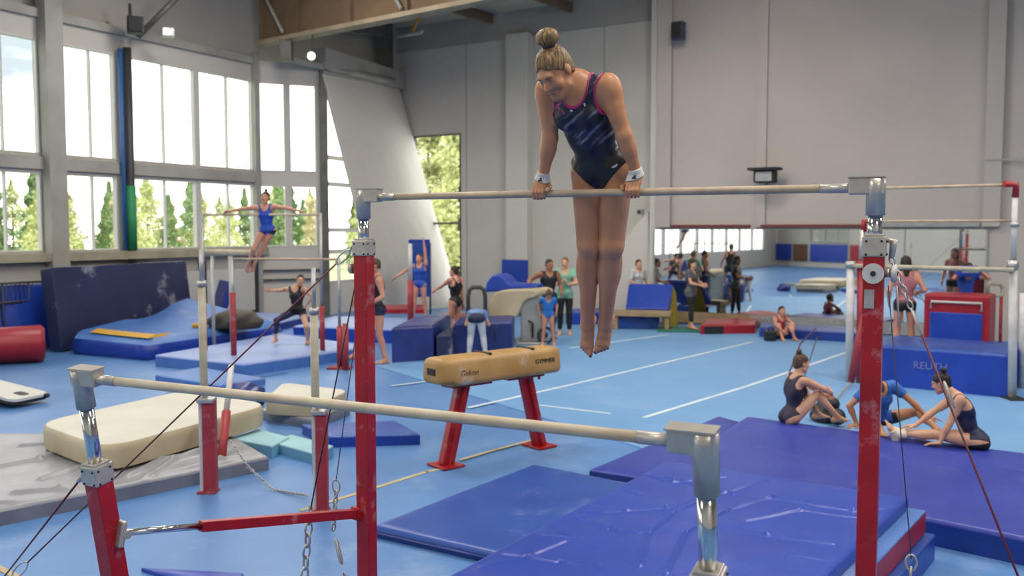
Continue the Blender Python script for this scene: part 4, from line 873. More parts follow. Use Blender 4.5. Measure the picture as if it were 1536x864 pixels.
# wall poster/pad behind raised-arm girl
p = at(628, 358, 24.4); t = thing('hanging_pad', 'tall blue pad hanging on the white slanted wall', 'pad', V((p.x, p.y, .6)))
mb = MB(); a, b = at(613, 359, 24.2), at(645, 359, 24.5); mb.box((a+b)/2-Z3*.78, ((b-a).length, .1, 1.56), ((b-a).normalized(), V((0, 1, 0)), Z3), .02); build(mb, 'pad', 'vinyl_royal', t)
mb = MB(); mb.box((a+b)/2-Z3*.78+V((0, -.055, 0)), ((b-a).length*.8, .01, 1.4), ((b-a).normalized(), V((0, 1, 0)), Z3)); build(mb, 'pad_face', 'vinyl_mid', t)
mb = MB(); mb.tube([V((a.x, a.y, .05)), a-Z3*.1], .03, 6); mb.tube([V((b.x, b.y, .05)), b-Z3*.1], .03, 6); build(mb, 'stand', 'steel_grey', t)
p = fl(616, 483, .3); t = thing('bar_post', 'slim red and white post right in front of the girl with the raised arm', 'post', p)
build(MB().tube([p, V((p.x, p.y, 1.22))], .07, 10), 'red_sleeve', 'red_dull', t); build(MB().tube([V((p.x, p.y, 1.2)), V((p.x, p.y, 2.05))], .05, 10), 'white_tube', 'white_paint', t)
# blue bench with folded mats
bn = thing('bench', 'wooden bench in front of a leaning blue mat by the mirror', 'bench', fl(962, 492)); Db = 21.3
a, b = at(918, 469, Db), at(1008, 471, Db-.4); d = (b-a).normalized(); n_b = V((d.y, -d.x, 0))
build(MB().box((a+b)/2, ((b-a).length, .4, .13), (d, n_b, Z3), .02), 'seat', 'wood_beam', bn)
for s_ in (.08, .93):
    p = a.lerp(b, s_); build(MB().box(V((p.x, p.y, p.z/2)), (.1, .3, p.z-.02), (d, n_b, Z3), .01), 'leg', 'wood_beam', bn)
def quad_pad(name, pts, th, m_, label, cat='mat', bev=.03):
    n = (pts[1]-pts[0]).cross(pts[2]-pts[0]).normalized(); n = n if n.y > 0 else -n
    o = build(MB().extr(pts, n*th), name, m_, bev=bev); tag(o, label, cat); return o
f0, f1 = at(938, 463, Db+.35), at(1003, 464, Db); f2, f3 = at(1009, 426, Db+.5), at(943, 425, Db+.9)
quad_pad('folding_mat', [f0, f1, f2, f3], .15, 'vinyl_blue', 'blue folded mat standing on edge behind the wooden bench')
quad_pad('folding_mat', [fl(914, 494), fl(988, 494), at(990, 476, fl(988, 494).y), at(926, 475, fl(914, 494).y)], .3, 'vinyl_mid', 'deep blue mat stored under the wooden bench')
y0 = fl(1014, 491); quad_pad('wedge_block', [fl(1003, 492), fl(1018, 491), at(1015, 440, y0.y+.2), at(1010, 428, y0.y+.3), at(1006, 428, y0.y+.3)], .3, 'yellow_dull', 'yellow wedge end piece right of the wooden bench', 'wedge')
slab('floor_mat', [fl(985, 499), fl(1060, 500), fl(1058, 494), fl(990, 492)], 0, .05, 'green_mat', 'green_mat', 'thin dark green mat under the feet of the woman in grey', 'mat', r=.01, n=4)
# red mats
rq = [fl(1050, 502), fl(1132, 501), fl(1136, 491), fl(1062, 491)]
ro = slab('folding_mat', rq, .0, .22, 'vinyl_red', 'vinyl_red', 'red folded mat on the floor below the mirror', 'mat', r=.03, n=6)
ctr = (rq[0]+rq[1])/2; mb = MB(); q0 = rq[0].lerp(rq[1], .08)+V((0, -.02, .1)); q1_ = rq[0].lerp(rq[1], .42)+V((0, -.02, .1)); mb.box((q0+q1_)/2, ((q1_-q0).length, .03, .18), ((q1_-q0).normalized(), V((0, 1, 0)), Z3), .01); build(mb, 'dark_panel', 'black', ro, label='black panel on the left end')
slab('floor_mat', [fl(1139, 506), fl(1300, 516), fl(1306, 507), fl(1142, 498)], 0, .22, 'vinyl_side', 'vinyl_side', 'long dark blue mat along the foot of the mirror', 'mat', r=.03, n=8)
# ================================================================ RIGHT side
bp = [fl(1302, 576), fl(1510, 596), fl(1536, 556)+V((.1, .2, 0)), fl(1318, 545)]
f_ = [fl(1300, 577), fl(1510, 598)]; dd = (f_[1]-f_[0]); nb_ = V((-dd.y, dd.x, 0)).normalized()*1.55
bm_ = slab('landing_mat', [f_[0], f_[1], f_[1]+nb_, f_[0]+nb_], 0, .62, 'vinyl_mid', 'vinyl_royal', 'large blue block mat with faded white lettering at the right', 'mat', r=.04, n=16, disp=lambda x, y: .012*math.sin(x*4+y*5))
dd.normalize(); text_on('REUTH', 'lettering', f_[0].lerp(f_[1], .47)+Z3*.36-nb_.normalized()*.006, dd, Z3, .15, 'ink_pale', bm_, .004)
rb0, rb1 = at(1384, 516, 15.6), at(1483, 516, 15.0); rb0.z = rb1.z = .05; rd = (rb1-rb0).normalized(); rn = V((-rd.y, rd.x, 0)); hh = 1.2; wr = (rb1-rb0).length
rx = thing('red_block', 'red block with a blue front panel standing behind the large blue mat', 'block', (rb0+rb1)/2)
build(MB().box((rb0+rb1)/2+rn*.35+Z3*hh/2, (wr, .7, hh), (rd, rn, Z3), .04), 'body', 'vinyl_red', rx)
build(MB().box((rb0+rb1)/2-rn*.01+Z3*.46, (wr*.8, .04, .86), (rd, rn, Z3), .02), 'front_panel', 'vinyl_royal', rx)
zt_ = 1.07; build(MB().tube([rb0+rd*.12-rn*.03+Z3*.95, rb0+rd*.12-rn*.03+Z3*zt_, rb1-rd*.12-rn*.03+Z3*zt_, rb1-rd*.12-rn*.03+Z3*.93], .02, 8), 'tube_rail', 'white_paint', rx)
# right hand set of bars
rs = thing('uneven_bars', 'white and red uneven bars at the right in front of the mirror', 'gymnastics bars', V((5, 13, 0)))
Dr = 12.4
tR = at(1521, 277, Dr); tL = at(1297, 281, 13.6); tL.z = tR.z
build(MB().tube([tL, tR], .022, 10), 'high_rail', 'wood_bar', rs)
u1 = build(MB().tube([at(1518, 604, Dr)*1.0, at(1520, 400, Dr)], .055, 12), 'upright', 'white_paint', rs)
build(MB().tube([at(1520, 402, Dr), at(1523, 290, Dr)], .038, 12), 'inner_tube', 'white_paint', u1)
mb = MB(); mb.tube([at(1506, 276, Dr), at(1524, 277, Dr), at(1523, 296, Dr)], .048, 10); build(mb, 'corner_fitting', 'red_paint', u1)
mb = MB(); p = at(1519, 393, Dr); mb.tube([p-Z3*.1, p+Z3*.02], .075, 12); p = at(1522, 337, Dr); mb.tube([p-Z3*.03, p+Z3*.03], .06, 10); build(mb, 'clamp', 'alu_dull', u1)
p = at(1518, 602, Dr); build(MB().box(V((p.x, p.y, .015)), (.25, .4, .03)), 'foot_plate', 'rubber', u1)
u2 = build(MB().tube([at(1533, 580, Dr+.8), at(1535, 440, Dr+.8)], .05, 10), 'upright', 'white_paint', rs)
mL = at(1296, 333, 13.7); mR = at(1523, 331, Dr+.1); mL.z = mR.z
build(MB().tube([mL, mR], .02, 10), 'middle_rail', 'wood_bar', rs); mb = MB(); mb.tube([mL+V((.12, 0, 0)), mL, mL-Z3*.16], .045, 10); build(mb, 'corner_fitting', 'red_paint', rs)
for px, yt, yb, m1_, m2_, yj in ((1292, 345, 574, 'red_dull', 'alu_dull', 392), (1304, 300, 560, 'red_dull', 'alu_dull', 400)):
    Dq = 13.7 if px == 1292 else 14.1
    u = build(MB().tube([V((at(px, 500, Dq).x, Dq, .01)), at(px, yj, Dq)], .06, 10), 'upright', m1_, rs); build(MB().tube([at(px, yj+3, Dq), at(px+1, yt, Dq)], .04, 10), 'inner_tube', m2_, u)
u = build(MB().tube([V((at(1274, 576, 13.75).x, 13.75, .01)), at(1276, 397, 13.75)], .06, 10), 'upright', 'white_paint', rs); build(MB().tube([at(1276, 392, 13.75), at(1276, 402, 13.75)], .075, 10), 'clamp', 'alu_dull', u)
nL, nR = at(1272, 397, 13.75), at(1521, 405, 12.3); nL.z = nR.z; build(MB().tube([nL, nR], .035, 10), 'low_rail', 'beige_post', rs)
build(MB().tube([at(1302, 452, 13.2), at(1290, 510, 13.2), V((at(1276, 574, 13.2).x, 13.2, .1))], [.05, .07, .05], 10), 'padded_brace', 'red_dull', rs)
pc_ = [V((at(1276, 574, 13.2).x, 13.2, .1)), at(1250, 607, 12.0)]; pc_[1].z = .03; chain(pc_, 'anchor_chain', rs, .06, .005)
build(MB().tube([at(1224, 492, 16), V((at(1200, 545, 14.6).x, 14.6, .5)), V((at(1178, 560, 13.6).x, 13.6, .02))], .012, 6), 'tension_cable', 'cable_red', rs)
build(MB().tube([at(1226, 505, 15.5), V((at(1201, 566, 13.2).x, 13.2, .02))], .009, 6), 'tension_cable', 'cable_grey', rs)
# anchor weights, pale wrap, tube frame
o = lump('anchor_weight', (at(1236, 620, 10.9).x, 10.9, .0), (.17, .15, .16), 'black', 'black lumpy weight bag at the end of the chain behind the seated girl', 'weight bag', 8)
build(MB().sphere(V((at(1249, 610, 10.75).x, 10.75, .25)), .085, 12, 8), 'knob', 'black', o); build(MB().sphere(V((at(1256, 627, 10.6).x, 10.6, .13)), .1, 12, 8), 'pouch', 'black', o)
t = thing('tube_frame', 'beige rounded tube frame on a stand right of the red block', 'frame', V((at(1492, 440, 16.4).x, 16.4, 0))); Dt = 16.4
build(MB().tube([at(1482, 443, Dt), at(1481, 430, Dt), at(1485, 425, Dt), at(1500, 426, Dt), at(1504, 431, Dt), at(1503, 443, Dt), at(1482, 443, Dt)], .04, 10), 'loop', 'beige_post', t)
for px in (1484, 1502): build(MB().tube([at(px, 442, Dt), V((at(px-1, 500, Dt).x, Dt, .01))], .03, 8), 'leg', 'red_dull', t)
# small light-blue gym bag by the seated girl in red
t = thing('gym_bag', 'small black bag on the floor left of the seated girl in red', 'bag', fl(1155, 512)); p = fl(1155, 512)
build(MB().box(p+Z3*.12, (.24, .2, .24), bev=.05), 'body', 'black', t); build(MB().tube([p+V((-.06, -.02, .23)), p+V((-.03, -.02, .3)), p+V((.04, -.02, .3)), p+V((.06, -.02, .23))], .015, 6), 'handle', 'black', t)
# ================================================================ PEOPLE: smooth-blended body fields turned into one continuous skin
class Field:
    def __init__(s, lo, hi, h):
        s.h = h; s.lo = np.array(lo, float); s.n = np.maximum(((np.array(hi)-s.lo)/h).astype(int)+2, 4)
        s.ax = [s.lo[i]+h*np.arange(s.n[i]) for i in range(3)]; s.f = {}
    def g(s, name):
        if name not in s.f: s.f[name] = np.full(s.n, .3, np.float32)
        return s.f[name]
    def _w(s, lo, hi):
        sl = []
        for i in range(3):
            a = int(max(0, math.floor((lo[i]-s.lo[i])/s.h))); b = int(min(s.n[i], math.ceil((hi[i]-s.lo[i])/s.h)+1))
            if b <= a: return None, None
            sl.append(slice(a, b))
        x, y, z = (s.ax[i][sl[i]] for i in range(3))
        return tuple(sl), (x[:, None, None], y[None, :, None], z[None, None, :])
    def _mix(s, name, sl, d, k):
        A = s.g(name); a = A[sl]
        if k <= 0: A[sl] = np.minimum(a, d); return
        h = np.maximum(k-np.abs(a-d), 0)/k; A[sl] = np.minimum(a, d)-h*h*k*.25
    def rc(s, name, a, b, ra, rb, k=.01):
        a, b = np.array(a, float), np.array(b, float); m = max(ra, rb)+k+3*s.h
        sl, P = s._w(np.minimum(a, b)-m, np.maximum(a, b)+m)
        if sl is None: return
        ab = b-a; L2 = max(ab@ab, 1e-9); px, py, pz = P[0]-a[0], P[1]-a[1], P[2]-a[2]
        t = np.clip((px*ab[0]+py*ab[1]+pz*ab[2])/L2, 0, 1)
        d = np.sqrt((px-ab[0]*t)**2+(py-ab[1]*t)**2+(pz-ab[2]*t)**2)-(ra+(rb-ra)*t)
        s._mix(name, sl, d, k)
    def _e(s, c, r, ax, pad):
        c = np.array(c, float); m = max(r)+pad; sl, P = s._w(c-m, c+m)
        if sl is None: return None, None
        q = [P[0]-c[0], P[1]-c[1], P[2]-c[2]]; k0 = 0; k1 = 0
        for i in range(3):
            a = ax[i]; v = q[0]*a[0]+q[1]*a[1]+q[2]*a[2]; k0 = k0+(v/r[i])**2; k1 = k1+(v/r[i]**2)**2
        k0, k1 = np.sqrt(k0), np.sqrt(k1)+1e-9
        return sl, k0*(k0-1)/k1
    def ell(s, name, c, r, ax, k=.02):
        sl, d = s._e(c, r, ax, k+3*s.h)
        if sl is not None: s._mix(name, sl, d, k)
    def cut(s, name, c, r, ax, k=.01):
        sl, d = s._e(c, r, ax, k+3*s.h)
        if sl is None: return
        A = s.g(name); a = A[sl]; d = -d; h = np.maximum(k-np.abs(a-d), 0)/k; A[sl] = np.maximum(a, d)+h*h*k*.25
    def coord(s, o, a):
        o = np.array(o, float); return (s.ax[0][:, None, None]-o[0])*a[0]+(s.ax[1][None, :, None]-o[1])*a[1]+(s.ax[2][None, None, :]-o[2])*a[2]
def smin(a, b, k):
    h = np.maximum(k-np.abs(a-b), 0)/k; return np.minimum(a, b)-h*h*k*.25
def nets(D, lo, h):
    inn = D < 0; c = np.zeros(tuple(x-1 for x in D.shape), np.int8)
    for i in (0, 1):
        for j in (0, 1):
            for k in (0, 1): c += inn[i:D.shape[0]-1+i, j:D.shape[1]-1+j, k:D.shape[2]-1+k]
    idx = np.argwhere((c > 0) & (c < 8)); N = len(idx)
    if N == 0: return None
    acc = np.zeros((N, 3)); cnt = np.zeros(N); off_ = [(i, j, k) for i in (0, 1) for j in (0, 1) for k in (0, 1)]
    val = {o: D[idx[:, 0]+o[0], idx[:, 1]+o[1], idx[:, 2]+o[2]] for o in off_}
    for a in off_:
        for d in range(3):
            if a[d] == 0:
                b = list(a); b[d] = 1; b = tuple(b); va, vb = val[a], val[b]; m = (va < 0) != (vb < 0)
                t = va[m]/(va[m]-vb[m]); p = np.tile(np.array(a, float), (m.sum(), 1)); p[:, d] += t; acc[m] += p; cnt[m] += 1
    vs = (idx+acc/cnt[:, None])*h+lo
    mp = np.full(c.shape, -1, np.int32); mp[idx[:, 0], idx[:, 1], idx[:, 2]] = np.arange(N); F_ = []
    for d in range(3):
        u, v = (d+1) % 3, (d+2) % 3; sa = [slice(None)]*3; sb = [slice(None)]*3; sa[d] = slice(0, -1); sb[d] = slice(1, None)
        a, b = inn[tuple(sa)], inn[tuple(sb)]; e = np.argwhere(a != b); ok = (e[:, u] > 0) & (e[:, v] > 0) & (e[:, u] < D.shape[u]-1) & (e[:, v] < D.shape[v]-1); e = e[ok]
        s0 = a[e[:, 0], e[:, 1], e[:, 2]]; q = []
        for du, dv in ((-1, -1), (0, -1), (0, 0), (-1, 0)):
            w = e.copy(); w[:, u] += du; w[:, v] += dv; q.append(mp[w[:, 0], w[:, 1], w[:, 2]])
        q = np.stack(q, 1); q[~s0] = q[~s0][:, ::-1]; F_.append(q)
    return vs, np.concatenate(F_)
def skin_mesh(name, D, fld, m_, parent, label=None):
    r = nets(D, fld.lo, fld.h)
    if r is None: return None
    vs, fs = r; base = np.array(ROOT[parent.name]); vs = vs-base
    me = bpy.data.meshes.new(name); me.vertices.add(len(vs)); me.vertices.foreach_set('co', vs.astype(np.float32).ravel())
    me.loops.add(len(fs)*4); me.loops.foreach_set('vertex_index', fs.astype(np.int32).ravel()); me.polygons.add(len(fs))
    me.polygons.foreach_set('loop_start', np.arange(0, len(fs)*4, 4, dtype=np.int32)); me.polygons.foreach_set('loop_total', np.full(len(fs), 4, np.int32))
    me.update(calc_edges=True); me.validate(); me.polygons.foreach_set('use_smooth', np.ones(len(me.polygons), bool)); me.materials.append(M[m_])
    o = link_mesh(name, me, parent, V(base))
    if label: o['label'] = label
    return o
def ik(a, c, l1, l2, pole):
    d = c-a; L = min(d.length, (l1+l2)*.999); L = max(L, abs(l1-l2)+.01); t = d.normalized(); c = a+t*L
    x = (l1*l1-l2*l2+L*L)/(2*L); y = math.sqrt(max(l1*l1-x*x, 0)); p = pole-t*pole.dot(t); p = p.normalized() if p.length > 1e-4 else t.orthogonal().normalized()
    return a+t*x+p*y, c
for nm, a, b in (('skin_tan', 'c08a66', 'b57f5c'), ('skin_fair', 'd0a286', 'c4957a'), ('skin_rosy', 'c9927a', 'bd866f'), ('skin_brown', 'a06f52', '936449')):
    mat(nm, H(a), .42, c2=H(b), scale=6, bump=.02, bscale=80, spec=.4)
for nm, a, b in (('hair_dark', '241a15', '33251d'), ('hair_brown', '4a3423', '5f452f'), ('hair_blonde', '473520', '9c7b4b'), ('hair_black', '131214', '1d1a1c')):
    mat(nm, H(a), .45, c2=H(b), scale=95, stretch=(1, 1, .05), bump=.9, bscale=90, spec=.5, fac=(.36, .64))
for nm, c in (('cloth_black', '17171c'), ('cloth_navy', '1b2145'), ('cloth_blue', '1f49b0'), ('cloth_bright', '2a63b8'), ('cloth_cyanblue', '2572c4'), ('cloth_white', 'c9c9cc'), ('cloth_mint', '82b39a'),
              ('cloth_grey', '55565c'), ('cloth_red', 'a53340'), ('cloth_pink', 'b0707a'), ('cloth_floral', '6f8fb8'), ('cloth_darkplum', '231f38'), ('pink_trim', 'b8246e'), ('band_white', 'd2cfcb'), ('nail', '5a4a78'), ('lip', 'a05a50'), ('eye_dark', '241a16'), ('wrap_pale', 'd8cbb8')):
    mat(nm, H(c), .6 if 'cloth' in nm else .5, c2=tuple(x*.85 for x in H(c)), scale=9, bump=.06, bscale=20)
def hand(s, name, w, hd, hn, side, sc, curl=.25, fr=1.0, tgt=None):
    lat = hd.cross(hn)*(1 if side == 0 else -1); R = lambda r: max(r*sc*fr, s.h*.78)
    kn = [w+hd*(.086-abs(i-1.2)*.004)*sc+lat*(.03-.0195*i)*sc for i in range(4)]
    for i in range(4): s.rc(name, w+lat*(.014-.009*i)*sc, kn[i], R(.0135), R(.0112), .014*sc)
    s.ell(name, w+hd*.045*sc, (.038*sc, .046*sc, max(.015*sc, s.h*.9)), (lat, hd, hn), .012*sc)
    for i, L in enumerate((.070, .078, .072, .056)):
        p = kn[i]; ang = curl*.6
        for j, f in enumerate((.45, .31, .24)):
            ang += curl*(.9 if j else .4); d = hd*math.cos(ang)+hn*math.sin(ang); q = p+d*L*f*sc; s.rc(name, p, q, R(.0088-.0006*j), R(.0083-.0008*j), .002); p = q
    p = w+hd*.022*sc+lat*.026*sc; q = p+(hd*.6+lat*.7+hn*.35).normalized()*.036*sc; r_ = q+(hd*.9+lat*.25+hn*.25).normalized()*.03*sc; t = r_+(hd*.95+hn*.3).normalized()*.022*sc
    s.rc(name, p, q, R(.0135), R(.0105), .01*sc); s.rc(name, q, r_, R(.0102), R(.009), .003); s.rc(name, r_, t, R(.009), R(.0072), .003)
def foot(s, name, ank, td, su, side, sc, right):
    lat = right  # points to her right
    ins = -lat if side == 0 else lat       # inner side (big toe)
    R = lambda r: max(r*sc, s.h*.7)
    heel = ank-td*.038*sc-su*.04*sc; ball = ank+td*.112*sc-su*.048*sc
    s.ell(name, heel, (.03*sc, .036*sc, .034*sc), (lat, td, su), .02*sc); s.rc(name, ank, ank+td*.05*sc-su*.026*sc, .034*sc, .031*sc, .025*sc)
    s.rc(name, ank+td*.03*sc-su*.025*sc+ins*.006*sc, ball+ins*.02*sc, .03*sc, .0225*sc, .02*sc); s.rc(name, ank+td*.02*sc-su*.03*sc-ins*.008*sc, ball-ins*.022*sc-td*.012*sc, .027*sc, .02*sc, .02*sc)
    s.rc(name, heel, ball, .026*sc, .02*sc, .02*sc)
    for i in range(5):
        o_ = .03-.0158*i; L = (.052, .047, .041, .035, .028)[i]; a = ball+ins*o_*sc+td*(.004-.004*i)*sc; b = a+td*L*.55*sc-su*.0*sc; c = a+td*L*sc-su*.008*sc; r0 = (.0125, .0098, .0094, .009, .0088)[i]
        s.rc(name, a, b, R(r0), R(r0*.95), .006*sc); s.rc(name, b, c, R(r0*.95), R(r0*.88), .003)
def person(label, J, sc, vox, outfit, hair, skin='skin_fair', male=False, face=True, hands=True, group=None, trim=None, child=False, hook=None, bust=1.0, slim=1.0):
    """J: joints in world space: pel chest head sh[2] el[2] wr[2] hip[2] kn[2] an[2] td[2] su[2] + frames cr,cu,pr,pu,hf,hu, hd[2], hn[2]"""
    g = J; sl = slim; LT = J.get('lt', 1.0); AT = J.get('at', 1.0); HT = J.get('ht', 1.0); allp = [g['pel'], g['chest'], g['head']]+g['sh']+g['el']+g['wr']+g['hip']+g['kn']+g['an']+[a+t*.2*sc for a, t in zip(g['an'], g['td'])]+[w+d*.2*sc for w, d in zip(g['wr'], g['hd'])]
    A = np.array([list(p) for p in allp]); lo, hi = A.min(0)-.2*sc, A.max(0)+.2*sc; s = Field(lo, hi, vox)
    zmin = min((a-su*.07*sc).z for a, su in zip(g['an'], g['su'])); root = thing('person', label, 'person', V((g['pel'].x, g['pel'].y, min(zmin, g['pel'].z-.1))), group)
    cr, cu = g['cr'], g['cu']; cf = cu.cross(cr).normalized(); pr, pu = g['pr'], g['pu']; pf = pu.cross(pr).normalized()
    hf, hu = g['hf'], g['hu']; hr = hf.cross(hu).normalized(); hu = hr.cross(hf).normalized()
    ch, pl = g['chest'], g['pel']; wst = pl.lerp(ch, .42)+(cf+pf)*.004*sc; sw = 1.12 if male else 1.0
    T = 'torso'; ax = (cr, cf, cu); ap = (pr, pf, pu); wu = (pu+cu).normalized(); wr_ = (pr+cr).normalized(); aw = (wr_, wu.cross(wr_).normalized(), wu)
    s.ell(T, ch-cu*.115*sc, (.132*sc*sw*sl, .098*sc*sw, .155*sc), ax, .03*sc); s.rc(T, g['sh'][0]-cu*.015*sc, g['sh'][1]-cu*.015*sc, .043*sc*sw, .043*sc*sw, .06*sc)
    s.ell(T, ch-cu*.03*sc-cf*.01*sc, (.105*sc*sw, .07*sc, .075*sc), ax, .05*sc)
    s.ell(T, wst, (.118*sc*sl*(1.1 if male else 1), .085*sc, .14*sc), aw, .05*sc); s.ell(T, pl+pu*.0*sc, (.148*sc*sl, .098*sc, .105*sc), ap, .05*sc)
    for i, sg in enumerate((1, -1)):
        s.ell(T, pl+pr*sg*.068*sc-pf*.055*sc-pu*.045*sc, (.075*sc*sl, .07*sc, .08*sc), ap, .03*sc)
        s.ell(T, ch+cr*sg*.095*sc*sw-cu*.13*sc-cf*.045*sc, (.06*sc, .05*sc, .1*sc), ax, .05*sc)
        if not male and not child: s.ell(T, ch+cr*sg*.062*sc-cu*.145*sc+cf*.072*sc, (.058*sc, .046*sc*bust, .055*sc), ax, .035*sc)
        if male: s.ell(T, ch+cr*sg*.07*sc-cu*.1*sc+cf*.065*sc, (.075*sc, .035*sc, .055*sc), ax, .04*sc)
    # neck and head
    nb = ch+cu*.03*sc-cf*.012*sc; hc_ = g['head']; s.rc('neck', nb, hc_-hu*.055*sc-hf*.022*sc, .052*sc*sw, .046*sc*sw, .02*sc)
    s.rc('neck', nb-cu*.02*sc, nb+cr*.085*sc-cu*.035*sc, .045*sc, .034*sc, .04*sc); s.rc('neck', nb-cu*.02*sc, nb-cr*.085*sc-cu*.035*sc, .045*sc, .034*sc, .04*sc)
    hs = sc*(1.12 if child else 1.0)*HT; ah = (hr, hf, hu); hp = lambda r, f, u: hc_+hr*r*hs+hf*f*hs+hu*u*hs
    s.ell('head', hp(0, -.012, .03), (.072*hs, .09*hs, .08*hs), ah, .02*hs); s.ell('head', hp(0, .026, -.03), (.0565*hs, .062*hs, .085*hs), ah, .03*hs)
    s.ell('head', hp(0, .062, -.097), (.027*hs, .024*hs, .022*hs), ah, .03*hs)
    if vox < .013:
        s.rc('head', hp(-.03, .078, .022), hp(.03, .078, .022), .012*hs, .012*hs, .02*hs)
        for sg in (1, -1):
            s.cut('head', hp(.03*sg, .098, .0), (.017*hs, .014*hs, .012*hs), ah, .014*hs); s.ell('head', hp(.03*sg, .07, .001), (.014*hs, .014*hs, .012*hs), ah, .004*hs)
            s.ell('head', hp(.036*sg, .062, -.034), (.024*hs, .02*hs, .022*hs), ah, .025*hs); s.ell('head', hp(.074*sg, -.008, -.006), (.009*hs, .019*hs, .031*hs), ah, .008*hs)
            s.rc('head', hp(.05*sg, .02, -.07), hp(.016*sg, .068, -.1), .011*hs, .011*hs, .03*hs)
        s.rc('head', hp(0, .084, .006), hp(0, .106, -.03), .0085*hs, .0125*hs, .012*hs); s.rc('head', hp(-.011, .096, -.034), hp(.011, .096, -.034), .0075*hs, .0075*hs, .008*hs)
        s.rc('head', hp(-.016, .084, -.06), hp(.016, .084, -.06), .0068*hs, .0068*hs, .006*hs); s.rc('head', hp(-.013, .083, -.0725), hp(.013, .083, -.0725), .0075*hs, .0075*hs, .006*hs)
    neckhead = smin(s.g('neck'), s.g('head'), .02*sc)
    # limbs
    thigh, shank, arms_u, arms_f, delt = [], [], [], [], []
    for i in (0, 1):
        sg = 1 if i == 0 else -1; hp_, kn, an = g['hip'][i], g['kn'][i], g['an'][i]; td, su = g['td'][i], g['su'][i]; t1 = (kn-hp_).normalized(); t2 = (an-kn).normalized()
        kf = (t1-t2); kf = kf.normalized() if kf.length > .12 else (td-t2*td.dot(t2)); kf = kf.normalized() if kf.length > .01 else pf; kb0 = kf; kf = kf-t1*kf.dot(t1); kf = kf.normalized() if kf.length > .02 else t1.orthogonal().normalized(); kl = t1.cross(kf).normalized()
        n = 'th%d' % i; mm = 1.0*sl
        s.rc(n, hp_, kn, .08*sc*mm, .05*sc*LT, .03*sc); s.ell(n, hp_.lerp(kn, .38)+kf*.016*sc, (.058*sc*mm, .058*sc*mm, .16*sc), (kl, kf, t1), .03*sc)
        s.ell(n, hp_.lerp(kn, .4)-kf*.022*sc, (.05*sc*mm, .046*sc, .15*sc), (kl, kf, t1), .03*sc); s.ell(n, kn+kf*.014*sc*LT, (.039*sc*LT, .036*sc*LT, .046*sc*LT), (kl, kf, t1), .02*sc)
        s.ell(n, hp_.lerp(kn, .82)+kf*.012*sc+kl*.018*sc, (.026*sc, .026*sc, .05*sc), (kl, kf, t1), .02*sc); s.ell(n, hp_.lerp(kn, .82)+kf*.012*sc-kl*.018*sc, (.026*sc, .026*sc, .05*sc), (kl, kf, t1), .02*sc)
        n = 'sh%d' % i; kb = kb0-t2*kb0.dot(t2); kb = kb.normalized() if kb.length > .05 else td
        s.rc(n, kn, an, .046*sc*LT, .031*sc*(LT*.5+.5), .02*sc); ks = t2.cross(kb).normalized()
        for q, w_ in ((.018, .030), (-.018, .030)): s.ell(n, kn.lerp(an, .3)-kb*.018*sc+ks*q*sc*LT, (w_*sc*LT, .036*sc*LT, .105*sc), (ks, kb, t2), .03*sc)
        s.rc(n, kn.lerp(an, .1)+kb*.02*sc, kn.lerp(an, .9)+kb*.006*sc, .024*sc, .022*sc, .02*sc)
        s.ell(n, an+ks*.024*sc, (.013*sc, .014*sc, .016*sc), (ks, kb, t2), .015*sc); s.ell(n, an-ks*.024*sc, (.013*sc, .014*sc, .016*sc), (ks, kb, t2), .015*sc)
        fr = su.cross(td)*-1; fr = td.cross(su).normalized(); foot(s, 'ft%d' % i, an, td, su, i, sc, fr); s.rc('ft%d' % i, kn.lerp(an, .8), an, .03*sc, .031*sc, .02*sc)
        thigh.append(s.g('th%d' % i)); shank.append(smin(s.g('sh%d' % i), s.g('ft%d' % i), .015*sc))
        sh, el, wr = g['sh'][i], g['el'][i], g['wr'][i]; a1 = (el-sh).normalized(); a2 = (wr-el).normalized(); out = cr*sg
        up_ = out-a1*out.dot(a1); up_ = up_.normalized() if up_.length > .05 else cu; as_ = a1.cross(up_).normalized(); am = (1.15 if male else 1.0)*AT
        n = 'dl%d' % i; s.ell(n, sh+a1*.03*sc+up_*.012*sc, (.046*sc*am, .05*sc*am, .075*sc), (up_, as_, a1), .02*sc); s.rc(n, sh, sh.lerp(el, .4), .045*sc*am, .041*sc*am, .02*sc)
        n = 'ua%d' % i; s.rc(n, sh, el, .043*sc*am, .035*sc*am, .02*sc); s.ell(n, sh.lerp(el, .5)+as_*.012*sc, (.034*sc*am, .034*sc*am, .085*sc), (up_, as_, a1), .02*sc); s.ell(n, sh.lerp(el, .45)-as_*.012*sc, (.034*sc*am, .034*sc*am, .09*sc), (up_, as_, a1), .02*sc)
        n = 'fa%d' % i; s.rc(n, el, wr, .034*sc*am, .0235*sc*am, .015*sc); s.ell(n, el.lerp(wr, .25), (.036*sc*am, .036*sc*am, .075*sc), (a2.orthogonal().normalized(), a2.cross(a2.orthogonal()).normalized(), a2), .02*sc)
        if hands and (g.get('grip') is None or not g['grip'][i]): hand(s, 'ha%d' % i, wr, g['hd'][i], g['hn'][i], i, sc, g.get('curl', [.25, .25])[i])
        elif g.get('grip') and g['grip'][i]: g['grip'][i](s, 'ha%d' % i)
        delt.append(s.g('dl%d' % i)); arms_u.append(smin(s.g('dl%d' % i), s.g('ua%d' % i), .02*sc)); arms_f.append(smin(s.g('fa%d' % i), s.g('ha%d' % i), .012*sc))
    torso = s.g(T); body = smin(torso, neckhead, .03*sc); legs = []
    for i in (0, 1): legs.append(smin(thigh[i], shank[i], .02*sc))
    TB = smin(torso, s.g('neck'), .03*sc)
    for i in (0, 1): TB = smin(TB, delt[i], .035*sc)
    B = body
